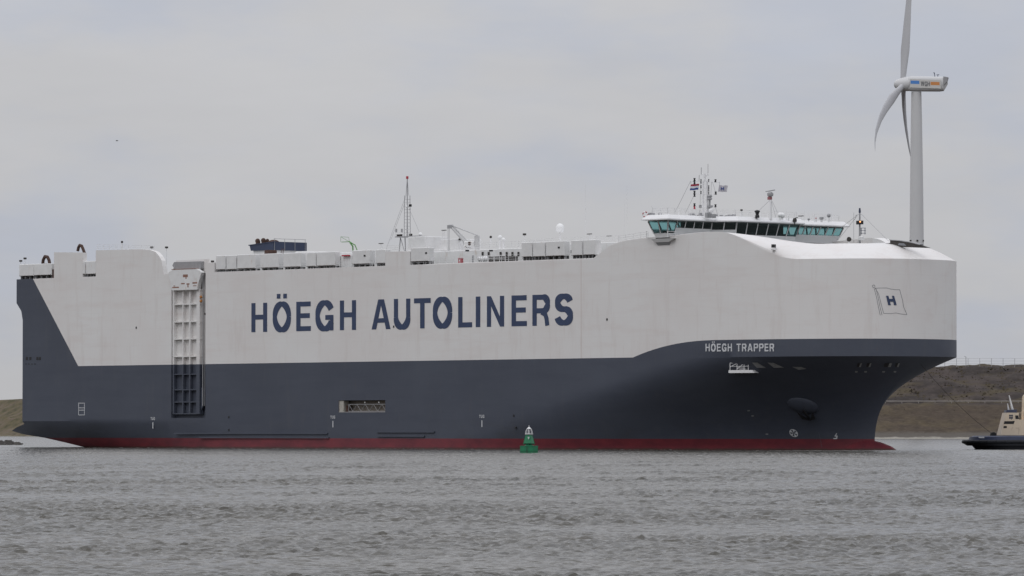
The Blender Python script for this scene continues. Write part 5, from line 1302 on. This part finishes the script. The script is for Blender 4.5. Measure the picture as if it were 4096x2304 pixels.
# pale churned water along the ship's waterline, astern and ahead of it
wk = N(nt, 'ShaderNodeTexNoise'); mp = N(nt, 'ShaderNodeMapping'); LK(nt, oc, mp.inputs[0]); mp.inputs['Scale'].default_value = (.5, .10, 1); LK(nt, mp.outputs[0], wk.inputs['Vector']); wk.inputs['Scale'].default_value = 1.0; wk.inputs['Detail'].default_value = 5
sx_, sy_ = sp.outputs[0], sp.outputs[1]
lsA = math_node(nt, 'ADD', math_node(nt, 'MULTIPLY', sx_, CT), math_node(nt, 'MULTIPLY', math_node(nt, 'SUBTRACT', YR, sy_), ST))     # along ship minus SR
lsT = math_node(nt, 'ADD', math_node(nt, 'MULTIPLY', sx_, -ST), math_node(nt, 'MULTIPLY', math_node(nt, 'SUBTRACT', YR, sy_), CT))    # lateral minus TR
ast = math_node(nt, 'MULTIPLY', maprange(nt, lsA, -108, -122), math_node(nt, 'MULTIPLY', maprange(nt, lsT, 14, 4), maprange(nt, lsT, -48, -36)))
ahd = math_node(nt, 'MULTIPLY', maprange(nt, lsA, 58, 64), math_node(nt, 'MULTIPLY', maprange(nt, lsT, 25, 5), maprange(nt, lsT, -90, -60)))
ahd = math_node(nt, 'MULTIPLY', ahd, .45)
alg = math_node(nt, 'MULTIPLY', maprange(nt, lsA, -118, -112), math_node(nt, 'MULTIPLY', maprange(nt, lsT, 3.0, .5), maprange(nt, lsA, 70, 40)))
alg = math_node(nt, 'MULTIPLY', alg, math_node(nt, 'MULTIPLY', maprange(nt, lsT, -.5, .2), .55))
wake = math_node(nt, 'MULTIPLY', math_node(nt, 'MAXIMUM', math_node(nt, 'MAXIMUM', ast, ahd), alg), maprange(nt, wk.outputs['Fac'], .38, .62, .2, .9))
fl1 = noise(nt, oc, 1.3, 4, .6, sc=(.7, .35, 1), loc=(31, 4, 0)); fl2 = noise(nt, oc, .35, 4, .65, sc=(1, .6, 1), loc=(3, 44, 0))
near = math_node(nt, 'MULTIPLY', maprange(nt, lsT, 14, 2), math_node(nt, 'MULTIPLY', maprange(nt, lsT, -.5, 0), math_node(nt, 'MULTIPLY', maprange(nt, lsA, 75, 55), maprange(nt, lsA, -120, -100))))
fleck = math_node(nt, 'MULTIPLY', maprange(nt, fl1, .60, .64), near)
caps = math_node(nt, 'MULTIPLY', maprange(nt, fl1, .64, .67), maprange(nt, fl2, .66, .69))
foamt = math_node(nt, 'MAXIMUM', math_node(nt, 'MAXIMUM', math_node(nt, 'MAXIMUM', foam, wake), fleck), caps)
LK(nt, mixc(nt, foamt, body, (.42, .43, .43)), p.inputs['Base Color'])
LK(nt, maprange(nt, foamt, 0, 1, .16, .7), p.inputs['Roughness']); p.inputs['IOR'].default_value = 1.333
# fine chop finer than the mesh: tilt the normal with vector noise
def vnoise(scale, detail, rough, sc, loc):
    mp_ = N(nt, 'ShaderNodeMapping'); LK(nt, oc, mp_.inputs[0]); mp_.inputs['Scale'].default_value = sc; mp_.inputs['Location'].default_value = loc
    n_ = N(nt, 'ShaderNodeTexNoise'); LK(nt, mp_.outputs[0], n_.inputs['Vector']); n_.inputs['Scale'].default_value = scale; n_.inputs['Detail'].default_value = detail; n_.inputs['Roughness'].default_value = rough
    sb_ = N(nt, 'ShaderNodeVectorMath', operation='SUBTRACT'); LK(nt, n_.outputs['Color'], sb_.inputs[0]); sb_.inputs[1].default_value = (.5, .5, .5); return sb_.outputs[0]
va = vnoise(2.0, 5, .62, (.8, 1, 1), (0, 0, 0)); vb = vnoise(.22, 3, .5, (1, .7, 1), (4, 2, 0))
def vscale(v_, k):
    n_ = N(nt, 'ShaderNodeVectorMath', operation='MULTIPLY'); LK(nt, v_, n_.inputs[0]); n_.inputs[1].default_value = k; return n_.outputs[0]
def vadd(a_, b_):
    n_ = N(nt, 'ShaderNodeVectorMath', operation='ADD'); LK(nt, a_, n_.inputs[0]); LK(nt, b_, n_.inputs[1]); return n_.outputs[0]
geo = N(nt, 'ShaderNodeNewGeometry')
nn_ = vadd(vadd(geo.outputs['Normal'], vscale(va, (1.35, 1.9, 0))), vscale(vb, (.10, .16, 0)))
nz = N(nt, 'ShaderNodeVectorMath', operation='NORMALIZE'); LK(nt, nn_, nz.inputs[0]); LK(nt, nz.outputs[0], p.inputs['Normal'])
